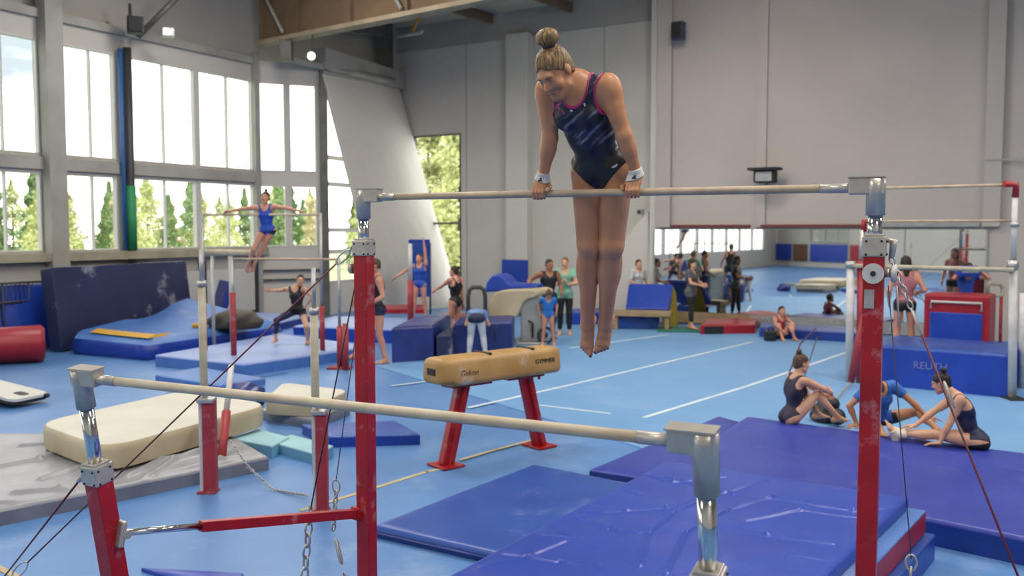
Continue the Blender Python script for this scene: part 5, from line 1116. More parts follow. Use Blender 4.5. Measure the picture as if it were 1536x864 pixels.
    kf_ = [.04*max(.25, min(1, .25+.9*max(0, -(g['kn'][i]-g['hip'][i]).normalized().dot(pu)))) for i in (0, 1)]
    L_ = [smin(torso, l, kq*sc) for l, kq in zip(legs, kf_)]; Lg = np.minimum(L_[0], L_[1]); Lg = smin(legs[0], legs[1], .004) if False else Lg
    A_ = [smin(smin(torso, arms_u[i], .035*sc), arms_f[i], .015*sc) for i in (0, 1)]
    B = np.minimum(np.minimum(B, Lg), np.minimum(np.minimum(A_[0], A_[1]), TB))
    skin_mesh('body', B, s, skin, root)
    # ---- clothing, cut from the same field a few millimetres out
    xr, xu, xf = s.coord(ch, cr), s.coord(ch, cu), s.coord(ch, cf); qr, qu, qf = s.coord(pl, pr), s.coord(pl, pu), s.coord(pl, pf); e0 = max(.0045, vox*.45)
    def neck(a, b, back): 
        bb = np.where(xf > 0, b, back)*sc; return -((np.sqrt((xr/(a*sc))**2+((xu-.05*sc)/bb)**2)-1)*a*sc)
    def holes(a, b, c=.185, dz=-.04): return -((np.sqrt(((np.abs(xr)-c*sc*sw)/(a*sc))**2+((xu-dz*sc)/(b*sc))**2)-1)*a*sc)
    def thighcut(i, t): 
        h_, k_ = g['hip'][i], g['kn'][i]; return s.coord(h_.lerp(k_, t), (k_-h_).normalized())
    def lower(t, ends, k=.04):
        """pelvis + legs down to fraction ends (0..1 thigh, 1..2 shank)"""
        R_ = torso.copy()
        for i in (0, 1):
            if ends[i] <= 1: lf = np.maximum(thigh[i], thighcut(i, ends[i]))
            else: lf = smin(thigh[i], np.maximum(smin(s.g('sh%d' % i), s.g('ft%d' % i), .015*sc), s.coord(g['kn'][i].lerp(g['an'][i], ends[i]-1), (g['an'][i]-g['kn'][i]).normalized())), .02*sc)
            R_ = np.minimum(R_, smin(torso, lf, min(k, kf_[i])*sc))
        return R_
    for kind, m_, kw in outfit:
        off_ = e0+kw.get('off', 0)
        if kind in ('leotard', 'tank', 'tshirt', 'longsleeve', 'unitard'):
            reg = np.maximum(neck(kw.get('nw', .078), kw.get('nd', .12), kw.get('nb', .07)), xu-.06*sc)
            if kind in ('leotard', 'unitard', 'tank'): reg = np.maximum(reg, holes(kw.get('ha', .075), kw.get('hb', .105)))
            if kind in ('leotard', 'unitard'):
                t = kw.get('leg', .16); base = np.minimum(smin(torso, np.maximum(thigh[0], thighcut(0, t)), kf_[0]*sc), smin(torso, np.maximum(thigh[1], thighcut(1, t)), kf_[1]*sc)); base = np.minimum(base, TB)
                if kind == 'leotard': reg = np.maximum(reg, (-.125*sc+kw.get('la', 1.05)*np.maximum(0, np.abs(qr)-.026*sc)-qu)/1.4)
            elif kind == 'tank': base = np.minimum(TB, lower(0, (.25, .25))); reg = np.maximum(reg, kw.get('hem', -.06)*sc-qu)
            else:
                base = np.minimum(TB, lower(0, (.25, .25)))
                for i in (0, 1):
                    f = kw.get('sleeve', .5)
                    if kind == 'tshirt': ar = np.maximum(arms_u[i], s.coord(g['sh'][i].lerp(g['el'][i], f), (g['el'][i]-g['sh'][i]).normalized()))
                    else: ar = smin(arms_u[i], np.maximum(s.g('fa%d' % i), s.coord(g['el'][i].lerp(g['wr'][i], .92), (g['wr'][i]-g['el'][i]).normalized())), .015*sc)
                    base = np.minimum(base, smin(torso, ar, .035*sc))
                reg = np.maximum(reg, np.minimum(kw.get('hem', -.08)*sc-qu, .2))
            c_ = np.maximum(base-off_, reg); o = skin_mesh(kw.get('name', kind if kind != 'unitard' else 'leotard'), c_, s, m_, root)
            if trim: skin_mesh('trim', np.maximum(np.maximum(base-off_-.002, np.abs(reg)-.005), -qu+.03), s, trim, root, label='pink piping round the neck and armholes')
        elif kind in ('shorts', 'leggings', 'trousers'):
            ends = kw.get('ends', (.4, .4) if kind == 'shorts' else (1.85, 1.85)); c_ = np.maximum(lower(0, ends)-off_-(.008*sc if kind == 'trousers' else 0), qu-kw.get('top', .06)*sc); skin_mesh(kind, c_, s, m_, root)
        elif kind == 'sock':
            i = kw['side']; skin_mesh('ankle_wrap', np.maximum(shank[i]-off_-.006, np.maximum(-s.coord(g['kn'][i].lerp(g['an'][i], kw.get('t', .72)), (g['an'][i]-g['kn'][i]).normalized()), s.coord(g['an'][i]+g['td'][i]*.07*sc, g['td'][i]))), s, m_, root)
        elif kind == 'band':
            for i in (0, 1):
                a2 = (g['wr'][i]-g['el'][i]).normalized(); q0, q1 = kw['span']
                skin_mesh('wristband', np.maximum(smin(s.g('fa%d' % i), s.g('ha%d' % i), .012)-.006, np.maximum(s.coord(g['wr'][i]+a2*q0, -a2), s.coord(g['wr'][i]+a2*q1, a2))), s, m_, root)
    # ---- hair
    if hair:
        hk, hm = hair[0], hair[1]; kw = hair[2] if len(hair) > 2 else {}; hz = 'hair'
        s.ell(hz, hp(0, -.014, .033), (.0785*hs, .0955*hs, .0855*hs), ah, .01*hs); s.ell(hz, hp(0, -.03, -.03), (.07*hs, .07*hs, .07*hs), ah, .04*hs)
        f_, u_, r_ = s.coord(hc_, hf), s.coord(hc_, hu), s.coord(hc_, hr); k_ = .8
        Hd = np.maximum(s.g(hz), (k_*f_-u_+(-.012 if hk != 'short' else .004)*hs-.10*hs*np.clip(np.abs(r_)/(.075*hs)-.35, 0, 1)*np.clip(f_/(.05*hs), 0, 1)*.22+.006*hs*np.cos(r_/(.011*hs))*np.clip(f_/(.05*hs), 0, 1)+.012*hs*np.clip(f_/(.05*hs), 0, 1))/1.28)
        hd_o = None
        if hk == 'long': s.rc('hr2', hp(0, -.06, .03), hp(0, -.085, -.2), .07*hs, .05*hs, .02); s.rc('hr2', hp(.05, -.03, 0), hp(.07, -.03, -.16), .03*hs, .025*hs, .03); s.rc('hr2', hp(-.05, -.03, 0), hp(-.07, -.03, -.16), .03*hs, .025*hs, .03); Hd = smin(Hd, s.g('hr2'), .02)
        if hk == 'pony': s.rc('hr2', hp(0, -.1, .05), hp(0, -.15, .02), .03*hs, .035*hs, .02); s.rc('hr2', hp(0, -.15, .02), hp(0, -.14, -.14), .035*hs, .014*hs, .02); Hd = smin(Hd, s.g('hr2'), .015)
        ho = skin_mesh('hair', Hd, s, hm, root)
        if hk == 'bun':
            b = kw.get('at', (0, -.075, .115)); R_ = kw.get('r', .042); bp_ = hp(*b); bd = (bp_-hp(0, -.014, .033)).normalized()
            s.ell('bun', bp_, (R_*hs, R_*hs, R_*.82*hs), (bd.orthogonal().normalized(), bd.cross(bd.orthogonal()).normalized(), bd), .004); s.rc('bun', bp_-bd*.05*hs, bp_, .022*hs, .028*hs, .01)
            if vox < .006:
                o1 = bd.orthogonal().normalized(); o2 = bd.cross(o1)
                for q in range(7):
                    a = q*.9; s.rc('bun', bp_+(o1*math.cos(a)+o2*math.sin(a))*R_*.78*hs-bd*.012, bp_+(o1*math.cos(a+1.1)+o2*math.sin(a+1.1))*R_*.7*hs+bd*.018, .014, .012, .004)
            skin_mesh('hair_bun', s.g('bun'), s, hm, root)
            if vox < .009: s.rc('tie', bp_-bd*.036*hs-bd.orthogonal().normalized()*.001, bp_-bd*.03*hs, .031*hs, .031*hs, .002); skin_mesh('hair_tie', s.g('tie'), s, 'cloth_black', root)
    if face:
        for sg in (1, -1):
            mb = MB(); mb.sphere(hp(.03*sg, .0795, -.001), .0085*hs, 12, 8, (1.25, .62, .5 if not g.get('lids') else .22), ax=(hr, hf, hu)); build(mb, 'eye', 'eye_dark', root)
            mb = MB(); mb.tube([hp(.013*sg, .0905, .018), hp(.03*sg, .0885, .0235), hp(.046*sg, .077, .018)], [.0034*hs, .0042*hs, .0024*hs], 6); build(mb, 'eyebrow', hair[1] if hair else 'hair_dark', root)
        mb = MB(); mb.sphere(hp(0, .0875, -.0665), .0155*hs, 14, 8, (1.3, .3, .5), ax=(hr, hf, hu)); build(mb, 'mouth', 'lip', root)
    if hook: hook(root, s, locals())
    return root
def pose(loc, facing, Hgt, P, male=False, child=False):
    """local joints (right, forward, up) at 1.65 m -> world joints"""
    sc = Hgt/1.65; f = V((facing[0], facing[1], 0)).normalized(); r = V((f.y, -f.x, 0)); loc = V(loc)
    def w(p): return loc+(r*p[0]+f*p[1]+Z3*p[2])*sc
    def dr(p): return (r*p[0]+f*p[1]+Z3*p[2]).normalized()
    J = {'pel': w(P['pel']), 'chest': w(P['chest'])}; cu = (J['chest']-J['pel']).normalized(); cu = (cu+dr(P.get('cu', (0, 0, 1)))*P.get('cuw', 0)).normalized()
    cr = dr(P.get('cr', (1, 0, 0))); cr = (cr-cu*cr.dot(cu)).normalized(); pu = dr(P['pu']) if 'pu' in P else (cu+Z3*.6).normalized(); pr = dr(P.get('pr', (1, 0, 0))); pr = (pr-pu*pr.dot(pu)).normalized()
    J.update(cr=cr, cu=cu, pr=pr, pu=pu); cf = cu.cross(cr); J['head'] = w(P['head']) if 'head' in P else J['chest']+cu*.17*sc+cf*.03*sc
    J['hf'] = dr(P.get('hf', (0, 1, 0))); J['hu'] = dr(P.get('hu', (0, 0, 1)))
    shw = .168 if male else .15; J['sh'] = [J['chest']+cr*shw*sc+cu*P.get('lift', (0, 0))[0]*sc, J['chest']-cr*shw*sc+cu*P.get('lift', (0, 0))[1]*sc]
    J['hip'] = [J['pel']+pr*.085*sc-pu*.03*sc, J['pel']-pr*.085*sc-pu*.03*sc]
    J['el'], J['wr'], J['kn'], J['an'], J['td'], J['su'], J['hd'], J['hn'] = [], [], [], [], [], [], [], []
    for i, q in enumerate('RL'):
        sg = 1 if i == 0 else -1
        el, wr = ik(J['sh'][i], w(P['h'+q]), .28*sc, .245*sc, dr(P.get('e'+q, (sg*.5, -1, -.2)))); J['el'].append(el); J['wr'].append(wr)
        kn, an = ik(J['hip'][i], w(P['f'+q]), .405*sc, .395*sc, dr(P.get('k'+q, (0, 1, .1)))); J['kn'].append(kn); J['an'].append(an)
        td = dr(P.get('t'+q, (sg*.15, 1, 0))); su = dr(P['s'+q]) if 's'+q in P else Z3; su = su-td*su.dot(td); su = su.normalized() if su.length > .05 else td.orthogonal().normalized(); J['td'].append(td); J['su'].append(su)
        hd = dr(P['d'+q]) if 'd'+q in P else (wr-el).normalized(); hn = dr(P['n'+q]) if 'n'+q in P else -cr*sg; hn = hn-hd*hn.dot(hd); hn = hn.normalized() if hn.length > .05 else hd.orthogonal().normalized(); J['hd'].append(hd); J['hn'].append(hn)
    J['curl'] = P.get('curl', [.25, .25]); J['lids'] = P.get('lids'); return J, sc
STAND = dict(pel=(0, 0, .90), chest=(0, .0, 1.345), head=(0, .03, 1.525), fR=(.1, 0, .075), fL=(-.1, 0, .075), hR=(.23, .06, .84), hL=(-.23, .06, .84))
def P(**k): d = dict(STAND); d.update(k); return d
# ================================================================ THE GYMNAST ON THE HIGH BAR
def B_(px, py, off): return on_plane(px, py, HL+BN*off, BN)      # point in front of (+) or behind (-) the bar's vertical plane
def leo_material():
    m = bpy.data.materials.new('leotard_pattern'); m.use_nodes = True; n = m.node_tree.nodes; l = m.node_tree.links; b = n['Principled BSDF']; b.inputs['Roughness'].default_value = .38
    tc = n.new('ShaderNodeTexCoord'); sp = n.new('ShaderNodeSeparateXYZ'); l.new(tc.outputs['Object'], sp.inputs[0])
    mp = n.new('ShaderNodeMapping'); mp.inputs['Scale'].default_value = (3, 5, 26); m0 = n.new('ShaderNodeMapping'); m0.inputs['Rotation'].default_value = (.0, .7, .0); l.new(tc.outputs['Object'], m0.inputs[0]); l.new(m0.outputs[0], mp.inputs[0])
    ns = n.new('ShaderNodeTexNoise'); ns.inputs['Scale'].default_value = 1.5; ns.inputs['Detail'].default_value = 6; l.new(mp.outputs[0], ns.inputs[0])
    cr = n.new('ShaderNodeValToRGB'); e = cr.color_ramp.elements; e[0].position = .42; e[0].color = (*H('121218'), 1); e[1].position = .68; e[1].color = (*H('86869a'), 1)
    x = e.new(.5); x.color = (*H('17171f'), 1); x = e.new(.58); x.color = (*H('282846'), 1); l.new(ns.outputs[0], cr.inputs[0])
    n2 = n.new('ShaderNodeTexNoise'); n2.inputs['Scale'].default_value = 6; l.new(tc.outputs['Object'], n2.inputs[0])
    c2 = n.new('ShaderNodeValToRGB'); c2.color_ramp.elements[0].position = .45; c2.color_ramp.elements[0].color = (0, 0, 0, 1); c2.color_ramp.elements[1].position = .62; c2.color_ramp.elements[1].color = (1, 1, 1, 1); l.new(n2.outputs[0], c2.inputs[0])
    mx = n.new('ShaderNodeMix'); mx.data_type = 'RGBA'; l.new(c2.outputs[0], mx.inputs[0]); l.new(cr.outputs[0], mx.inputs[6]); mx.inputs[7].default_value = (*H('141426'), 1)
    mx.inputs[0].default_value = .3
    mr = n.new('ShaderNodeMapRange'); mr.inputs[1].default_value = ZW-.02; mr.inputs[2].default_value = ZW+.02; l.new(sp.outputs[2], mr.inputs[0])
    m2 = n.new('ShaderNodeMix'); m2.data_type = 'RGBA'; l.new(mr.outputs[0], m2.inputs[0]); m2.inputs[6].default_value = (*H('141419'), 1); l.new(mx.outputs[2], m2.inputs[7]); l.new(m2.outputs[2], b.inputs['Base Color'])
    M['leotard_pattern'] = m
bt = HL.lerp(HR, .5); BR_ = .0195
def bar_pt(px):                # point on the bar's axis seen at column px
    return on_plane(px, 290, HL, BN)*1 if False else HL+BD*((on_plane(px, 290, HL, BN)-HL).dot(BD))
gR, gL = bar_pt(811), bar_pt(951)
def grip_fn(side, cen, wr):
    thumb = BD if side == 0 else -BD      # thumbs point to the middle
    def f(s, n):
        C_ = lambda a, r: (Z3*math.cos(a)+BN*math.sin(a))*r
        kn = []
        for i in range(4):
            o = cen+thumb*(.028-.0188*i); k0 = o+C_(.42-.05*abs(i-1.3), .046); kn.append(k0)
            s.rc(n, wr+thumb*(.016-.011*i), k0, .0145, .0118, .012)
            p1 = o+C_(1.35, .0345)-thumb*.002*i*0; p2 = o+C_(2.15, .0295); L4 = 2.75 if i in (1, 2) else 2.6; p3 = o+C_(L4, .028)
            s.rc(n, k0, p1, .0098, .0092, .003); s.rc(n, p1, p2, .0092, .0086, .002); s.rc(n, p2, p3, .0086, .0076, .002)
        s.ell(n, (wr+sum(kn, V())/4)/2, (.036, .034, .018), (thumb, (sum(kn, V())/4-wr).normalized(), thumb.cross((sum(kn, V())/4-wr).normalized())), .012)
        t0 = wr+thumb*.018-Z3*.008; t1 = cen+thumb*.047+C_(-.35, .04); t2 = cen+thumb*.058+C_(.5, .033); t3 = cen+thumb*.053+C_(1.15, .0295)
        s.rc(n, t0, t1, .015, .0115, .012); s.rc(n, t1, t2, .0112, .0098, .004); s.rc(n, t2, t3, .0096, .008, .004)
    return f
Jg = {}
shR, shL = B_(821, 133, .13), B_(911, 127, .13)
Jg['sh'] = [shR, shL]; Jg['chest'] = (shR+shL)/2+V((0, 0, .005)); Jg['pel'] = B_(902, 246, -.095)
wR, wL = gR+Z3*.082-BN*.0+BD*.012, gL+Z3*.084-BN*.0+BD*.015
Jg['wr'] = [wR, wL]; Jg['el'] = [B_(825, 207, .07), B_(936, 203, .085)]
Jg['hip'] = [B_(881, 262, -.115), B_(925, 260, -.115)]; Jg['kn'] = [B_(884, 366, -.19), B_(917, 368, -.19)]; Jg['an'] = [B_(881, 488, -.40), B_(908, 487, -.40)]
tdR, tdL = B_(872, 540, -.36)-Jg['an'][0], B_(893, 542, -.36)-Jg['an'][1]; Jg['td'] = [tdR.normalized(), tdL.normalized()]
Jg['su'] = [(BN-BN.dot(t)*t).normalized() for t in Jg['td']]
Jg['cr'] = (shR-shL).normalized(); cu_ = (Jg['chest']-Jg['pel']); Jg['cu'] = (cu_-Jg['cr']*cu_.dot(Jg['cr'])).normalized()
Jg['pr'] = (Jg['hip'][0]-Jg['hip'][1]).normalized(); pu_ = Z3+BN*.12; Jg['pu'] = (pu_-Jg['pr']*pu_.dot(Jg['pr'])).normalized()
yawd = (BN*.95+(-BD)*.30).normalized(); Jg['hf'] = (yawd*.70-Z3*.66).normalized(); Jg['hu'] = (Z3*.72+yawd*.66-BD*.08).normalized()
Jg['lt'] = 1.36; Jg['at'] = 1.16; Jg['ht'] = 1.05; Jg['head'] = B_(832, 107, .225); Jg['hd'] = [-Z3, -Z3]; Jg['hn'] = [BN, BN]; Jg['grip'] = [grip_fn(0, gR, wR), grip_fn(1, gL, wL)]; Jg['lids'] = True
ZW = (Jg['pel'].z-.0)-(min((a-su*.07).z for a, su in zip(Jg['an'], Jg['su'])))+.055
leo_material()
def main_hook(root, s, L):
    hp, hr, hf, hu = L['hp'], L['hr'], L['hf'], L['hu']
    # painted toe nails, logos on leotard and wristbands
    for i in (0, 1):
        an, td, su = Jg['an'][i], Jg['td'][i], Jg['su'][i]; fr = td.cross(su).normalized(); ins = -fr if i == 0 else fr; ball = an+td*.112-su*.048
        for k in range(5):
            Lk = (.052, .047, .041, .035, .028)[k]; r0 = (.0125, .0098, .0094, .009, .0088)[k]; c = ball+ins*(.03-.0158*k)+td*(.004-.004*k)+td*Lk*.96-su*.007
            build(MB().sphere(c+su*r0*.66, r0*.62, 10, 6, (1, 1.1, .45), ax=(fr, td, su)), 'toenail', 'nail', root)
    from mathutils.bvhtree import BVHTree
    def mark(kind, px, py, w, h, m_, name, tilt=0.):
        for ch in root.children:
            if not ch.name.startswith(kind): continue
            me = ch.data; base = V(ROOT[root.name]); tr = BVHTree.FromPolygons([v.co+base for v in me.vertices], [p.vertices[:] for p in me.polygons])
            o = V((0, 0, CAMH)); d = (at(px, py, 5)-o).normalized(); hit, nn, _, _ = tr.ray_cast(o, d)
            if hit is None: continue
            nn = nn if nn.dot(d) < 0 else -nn; r = (BD-nn*BD.dot(nn)).normalized(); u = nn.cross(r); u = u if u.z > 0 else -u; r2 = r*math.cos(tilt)+u*math.sin(tilt); u2 = u*math.cos(tilt)-r*math.sin(tilt)
            build(MB().box(hit+nn*.001, (w, h, .003), (r2, u2, nn), .001), name, m_, root); return
    mark('leotard', 877, 157, .009, .016, 'cloth_white', 'leotard_badge', .2); mark('leotard', 857, 166, .014, .009, 'cloth_white', 'leotard_badge', -.2)
    mark('leotard', 838, 160, .008, .035, 'pink_trim', 'leotard_flash', .5); mark('leotard', 845, 168, .006, .03, 'pink_trim', 'leotard_flash', .6)
    mark('leotard', 922, 249, .034, .006, 'cloth_white', 'leotard_badge', .55); mark('leotard', 923, 250, .02, .004, 'cloth_white', 'leotard_badge', .55)
    for px, py in ((810, 271), (951, 267)):
        mark('wristband', px, py, .022, .009, 'cloth_black', 'wristband_logo', .0); mark('wristband', px+1, py-3, .012, .007, 'cloth_black', 'wristband_logo', .4)
person('blonde woman in a dark leotard with pink trim supporting herself on the high bar', Jg, 1.0, .0048, [('leotard', 'leotard_pattern', dict(nw=.082, nd=.125, nb=.075, ha=.078, hb=.112, leg=.3)), ('band', 'band_white', dict(span=(-.036, .010)))],
       ('bun', 'hair_blonde', dict(at=(-.018, -.055, .148), r=.054)), 'skin_tan', trim='pink_trim', hook=main_hook, bust=.9, slim=1.09)
# ================================================================ PEOPLE AROUND THE HALL
def who(label, loc, facing, Hgt, pd, outfit, hair, vox=.0115, male=False, child=False, **k):
    J, sc = pose(loc, facing, Hgt, pd, male, child); return person(label, J, sc, vox, outfit, hair, male=male, child=child, **k)
LEO = lambda m, **k: ('leotard', m, k)
# girl in blue hanging from the far bars
Dg = 16.12
hb_ = (hA+hB)/2
J, sc = pose((at(402, 400, Dg).x, Dg, 1.55), (.12, -1), 1.5, P(pel=(0, 0, .90), chest=(.03, .06, 1.33), head=(.01, .09, 1.52), hR=(.86, .1, 1.22), hL=(-.86, .1, 1.22), eR=(0, -.2, 1), eL=(0, -.2, 1), fR=(.40, -.12, .19), fL=(.32, -.18, .15), tR=(.3, .1, -1), tL=(.3, .1, -1), sR=(0, 1, .1), sL=(0, 1, .1), curl=[.7, .7], hf=(.2, 1, 0)))
person('girl in a shiny blue leotard swinging with outstretched arms on the far bars', J, sc, .011, [LEO('cloth_blue'), ('shorts', 'cloth_navy', dict(ends=(.12, .12), top=-.02))], ('bun', 'hair_dark', dict(at=(0, -.03, .14), r=.032)), 'skin_rosy')
# leaning girl in black
who('girl in black vest and dark leggings lunging sideways with one arm out', (at(446, 515, 16.9).x, 16.9, .2), (-.1, -1), 1.5, P(pel=(-.02, 0, .72), chest=(.0, .05, 1.16), head=(-.12, .1, 1.34), hR=(.52, .1, 1.12), hL=(-.2, .0, .80), eL=(-1, 0, 0), fR=(.42, .12, .12), fL=(-.22, -.02, .075), kR=(.8, .6, 0), kL=(-.5, 1, 0), hf=(-.4, 1, -.1)),
    [('tank', 'cloth_black', dict(hem=-.1, ha=.06)), ('leggings', 'cloth_navy', dict(ends=(1.7, .35)))], ('short', 'hair_dark'))
# tall girl behind the left red post
who('girl in dark leotard and shorts half hidden behind the left red post', (at(566, 547, 15.7).x, 15.7, 0), (-.9, -.45), 1.86, P(chest=(-.05, .02, 1.35), head=(-.07, .06, 1.54), hR=(.2, .25, .98), hL=(-.22, .2, .95), fR=(.12, .36, .075), fL=(-.1, -.1, .075), hf=(.0, 1, -.1)),
    [LEO('cloth_black'), ('shorts', 'cloth_navy', dict(ends=(.22, .22)))], ('short', 'hair_brown'), skin='skin_rosy')
# raised arm girl
who('girl in royal blue leotard with one arm raised by the white slanted wall', (at(630, 478, 20.6).x, 20.6, .3), (-.15, -1), 1.52, P(hR=(.58, .08, 1.06), hL=(-.12, .05, 1.95), eL=(-1, 0, 0), lift=(0, .05), fR=(.16, .05, .075), fL=(-.14, -.05, .075), eR=(0, -1, .2), hf=(.15, 1, .05)),
    [LEO('cloth_blue'), ('shorts', 'cloth_cyanblue', dict(ends=(.12, .12), top=-.05))], ('short', 'hair_brown'), skin='skin_rosy')
# racerback girl
who('girl in black leotard seen from behind pointing left over the navy boxes', (at(683, 500, 18.7).x, 18.7, 0), (-.75, .62), 1.62, P(hL=(-.12, .58, 1.05), hR=(.22, -.02, .82), hf=(-.3, 1, .05)), [LEO('cloth_black', ha=.09, nb=.12)], ('bun', 'hair_dark', dict(at=(0, -.09, .08), r=.035)), skin='skin_rosy', face=False)
# white trousers, bending over
who('person in white trousers bending forward over the navy box behind the tan horse', (at(715, 533, 16.35).x, 16.35, 0), (0, 1), 1.42, P(pel=(0, -.04, .88), chest=(0, .38, .95), head=(0, .54, .86), pu=(0, .6, .8), hR=(.14, .6, .7), hL=(-.14, .6, .7), fR=(.19, 0, .075), fL=(-.17, 0, .075), hf=(0, .5, -1), hu=(0, 1, .3)),
    [('tshirt', 'cloth_floral', dict(hem=.02)), ('trousers', 'cloth_white', dict(ends=(1.95, 1.95), top=.03)), ('shorts', 'cloth_navy', dict(ends=(.08, .08), top=.06, off=.012))], ('short', 'hair_brown'), face=False)
# coaches and child
who('coach in a black vest leaning a hand on the vaulting table', (at(823, 508, 19.3).x, 19.3, 0), (.25, -1), 1.74, P(hR=(.46, .0, 1.02), hL=(-.22, .16, .95), eR=(.6, -1, 0), hf=(-.25, 1, -.15)), [('tank', 'cloth_black', dict(hem=-.1, ha=.06)), ('trousers', 'cloth_navy', dict(ends=(1.3, 1.3)))], ('short', 'hair_dark'), male=True, skin='skin_brown')
who('man in a mint green T-shirt and black trousers with hands together', (at(847, 503, 20).x, 20, 0), (-.1, -1), 1.76, P(hR=(.05, .26, 1.08), hL=(-.05, .26, 1.08), eR=(1, -.4, -.4), eL=(-1, -.4, -.4), nR=(-1, 0, 0), nL=(1, 0, 0), dR=(-.1, .6, .8), dL=(.1, .6, .8), hf=(.1, 1, -.1)), [('tshirt', 'cloth_mint', dict(hem=-.12, off=.01)), ('trousers', 'cloth_black', dict(ends=(1.8, 1.8)))], ('short', 'hair_blonde'), male=True)
who('child in a bright blue leotard standing head down in front of the coaches', (at(822, 515, 18.2).x, 18.2, 0), (.05, -1), 1.18, P(chest=(0, .05, 1.33), head=(0, .14, 1.47), hR=(.24, -.1, .95), hL=(-.24, -.02, .95), fR=(.16, 0, .075), fL=(-.16, 0, .075), hf=(0, .6, -.8), hu=(0, .8, .6)), [('leotard', 'cloth_cyanblue', dict(ha=.01, hb=.01)), ('tshirt', 'cloth_cyanblue', dict(hem=.02, off=.006, sleeve=.6))], ('bun', 'hair_brown', dict(at=(0, -.08, .1), r=.03)), child=True, skin='skin_rosy', slim=1.15)
# person in white behind the bench
who('person in a white T-shirt behind the leaning blue mat by the mirror', (at(956, 485, 22.8).x, 22.75, 0), (.5, -1), 1.62, P(hR=(.2, .25, 1.0), hL=(-.2, .2, .98)), [('tshirt', 'cloth_white', dict(hem=-.1, off=.012, sleeve=.8)), ('leggings', 'cloth_navy', {})], ('short', 'hair_dark'))
# woman in grey
who('woman in a grey T-shirt and black leggings standing by the mirror', (at(1036, 496, 20.9).x, 20.9, .05), (.75, -.6), 1.64, P(hR=(.08, .3, 1.03), hL=(-.08, .3, 1.05), eR=(.8, -1, -.3), eL=(-.8, -1, -.3), fR=(.1, .08, .075), fL=(-.1, -.08, .075), hf=(.1, 1, -.2)), [('tshirt', 'cloth_grey', dict(hem=-.14, off=.012)), ('leggings', 'cloth_black', dict(ends=(1.75, 1.75)))], ('long', 'hair_dark'))
# seated girl in red
SIT = dict(pel=(0, 0, .11), chest=(0, .05, .55), head=(0, .1, .74), fR=(.12, .5, .075), fL=(-.12, .5, .075), hR=(.12, .38, .30), hL=(-.12, .38, .30), kR=(.15, .3, 1), kL=(-.15, .3, 1), pu=(0, -.1, 1))
def PS(**k): d = dict(SIT); d.update(k); return d
who('child in a red leotard sitting with knees up on the light blue floor', (at(1170, 508, 19.2).x, 19.25, 0.012), (.25, -1), 1.36, PS(fR=(.18, .45, .075), fL=(-.14, .5, .075), hR=(.16, .42, .26), hL=(-.14, .44, .26), eR=(1, 0, .2), eL=(-1, 0, .2)), [LEO('cloth_red'), ('shorts', 'cloth_black', dict(ends=(.5, .12), top=-.0))], ('short', 'hair_dark'), skin='skin_rosy', child=True)
# woman behind the right post
who('woman in a pink top and black shorts behind the right red post', (at(1355, 535, 16.3).x, 16.3, .0), (.3, 1), 1.9, P(hR=(.2, .15, 1.05), hL=(-.22, .1, .9), fR=(.13, .05, .075), fL=(-.12, 0, .075)), [('tank', 'cloth_pink', dict(hem=.0)), ('shorts', 'cloth_black', dict(ends=(.22, .22))), ], ('long', 'hair_dark'), face=False, skin='skin_rosy')
# person in blue behind the red block
who('person in a blue top holding a blue pad at face height behind the red block', (at(1451, 520, 16.3).x, 16.4, .28), (0, -1), 1.5, P(head=(0, .06, 1.50), hR=(.17, .14, 1.48), hL=(-.17, .14, 1.48), eR=(1, 0, -1.2), eL=(-1, 0, -1.2)), [('tshirt', 'cloth_blue', dict(hem=-.25, sleeve=.35)), ('leggings', 'cloth_blue', {})], ('short', 'hair_dark'), child=True, skin='skin_rosy')
pb = at(1452, 407, 16.17); o = build(MB().box(pb, (.40, .2, .2), bev=.06), 'foam_pad', 'vinyl_royal'); tag(o, 'blue foam pad held up in front of the face behind the red block', 'pad')
build(MB().box(pb-V((0, .095, 0)), (.3, .03, .05), bev=.01), 'pad_stripe', 'grey_plastic', o)
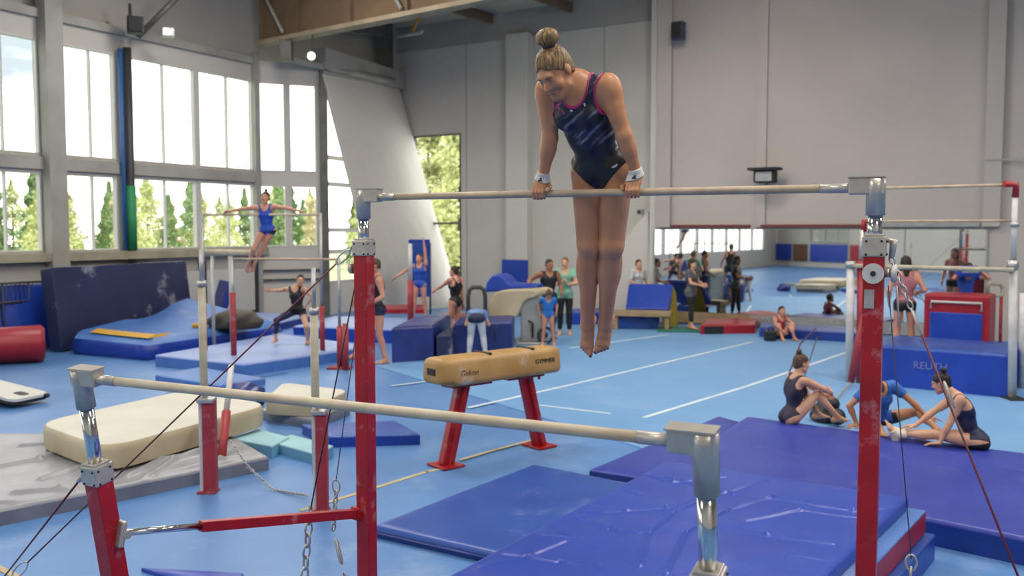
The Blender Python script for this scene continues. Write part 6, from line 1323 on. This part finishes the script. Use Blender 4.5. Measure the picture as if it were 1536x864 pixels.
# the three girls seated on the purple-blue mat
zt = .2
who('girl with a high bun in dark leotard hugging her knees on the mat', (at(1186, 634, 9.95).x, 9.95, zt), (.95, .18), 1.5, PS(chest=(0, .08, .545), head=(-.01, .13, .735), fR=(.1, .56, .075), fL=(-.12, .42, .075), hR=(.03, .52, .36), hL=(-.05, .46, .34), eR=(1, -.3, .1), eL=(-1, 0, .1), kR=(.05, .2, 1), kL=(-.1, .2, 1), hf=(-.05, 1, -.12), nR=(-.3, -1, 0), dR=(-.9, .1, .1)),
    [LEO('cloth_darkplum', ha=.062, hb=.09, nb=.07)], ('bun', 'hair_brown', dict(at=(0, -.05, .14), r=.034)), vox=.0068, face=False, skin='skin_fair')
who('girl in blue T-shirt and black shorts sitting bent forward behind the right red post', (at(1318, 645, 9.75).x, 9.75, zt), (.12, -1), 1.5, PS(pel=(0, -.05, .11), chest=(.08, .14, .50), head=(.21, .31, .50), hf=(0, .75, -.7), hu=(0, .7, .7), hR=(.33, .10, .05), eR=(1, -.3, .2), hL=(-.52, .42, .06), eL=(-.6, 0, 1), dR=(1, .3, 0), nR=(0, 0, -1), dL=(-1, .3, -.1), nL=(0, 0, -1), fR=(.22, .42, .075), fL=(-.42, .55, .06), kL=(-.6, .0, .5), kR=(.5, .3, 1)),
    [('tshirt', 'cloth_bright', dict(hem=-.05, off=.008, sleeve=.55)), ('shorts', 'cloth_black', dict(ends=(.42, .42)))], ('bun', 'hair_brown', dict(at=(0, -.05, .14), r=.03)), vox=.0072, skin='skin_tan')
who('girl with a black bun in navy leotard leaning on her hands at the right', (at(1466, 682, 8.75).x, 8.78, zt), (-.9, .43), 1.5, PS(pel=(0, 0, .11), chest=(.02, .2, .52), head=(.07, .36, .68), hf=(.35, 1, -.35), hu=(0, .35, 1), pu=(0, .2, 1), cr=(1, .25, 0), hL=(-.17, .36, .05), hR=(-.10, .78, .05), eL=(-.6, -.6, .3), eR=(.5, -.2, .6), dL=(0, 1, -.1), nL=(0, 0, -1), dR=(0, 1, -.1), nR=(0, 0, -1), fR=(.06, .84, .08), fL=(-.04, .78, .08), kR=(.3, .1, 1), kL=(-.6, .1, .6), tR=(.1, .5, 1), tL=(-.2, .5, 1), sR=(0, -1, .3), sL=(0, -1, .3)),
    [LEO('cloth_navy', ha=.075, nb=.2, leg=.2), ('shorts', 'cloth_black', dict(ends=(.2, .2), top=-.04)), ('sock', 'wrap_pale', dict(side=0, t=.78)), ('sock', 'wrap_pale', dict(side=1, t=.74))], ('bun', 'hair_black', dict(at=(0, -.07, .13), r=.036)), vox=.0068, face=False, skin='skin_fair')
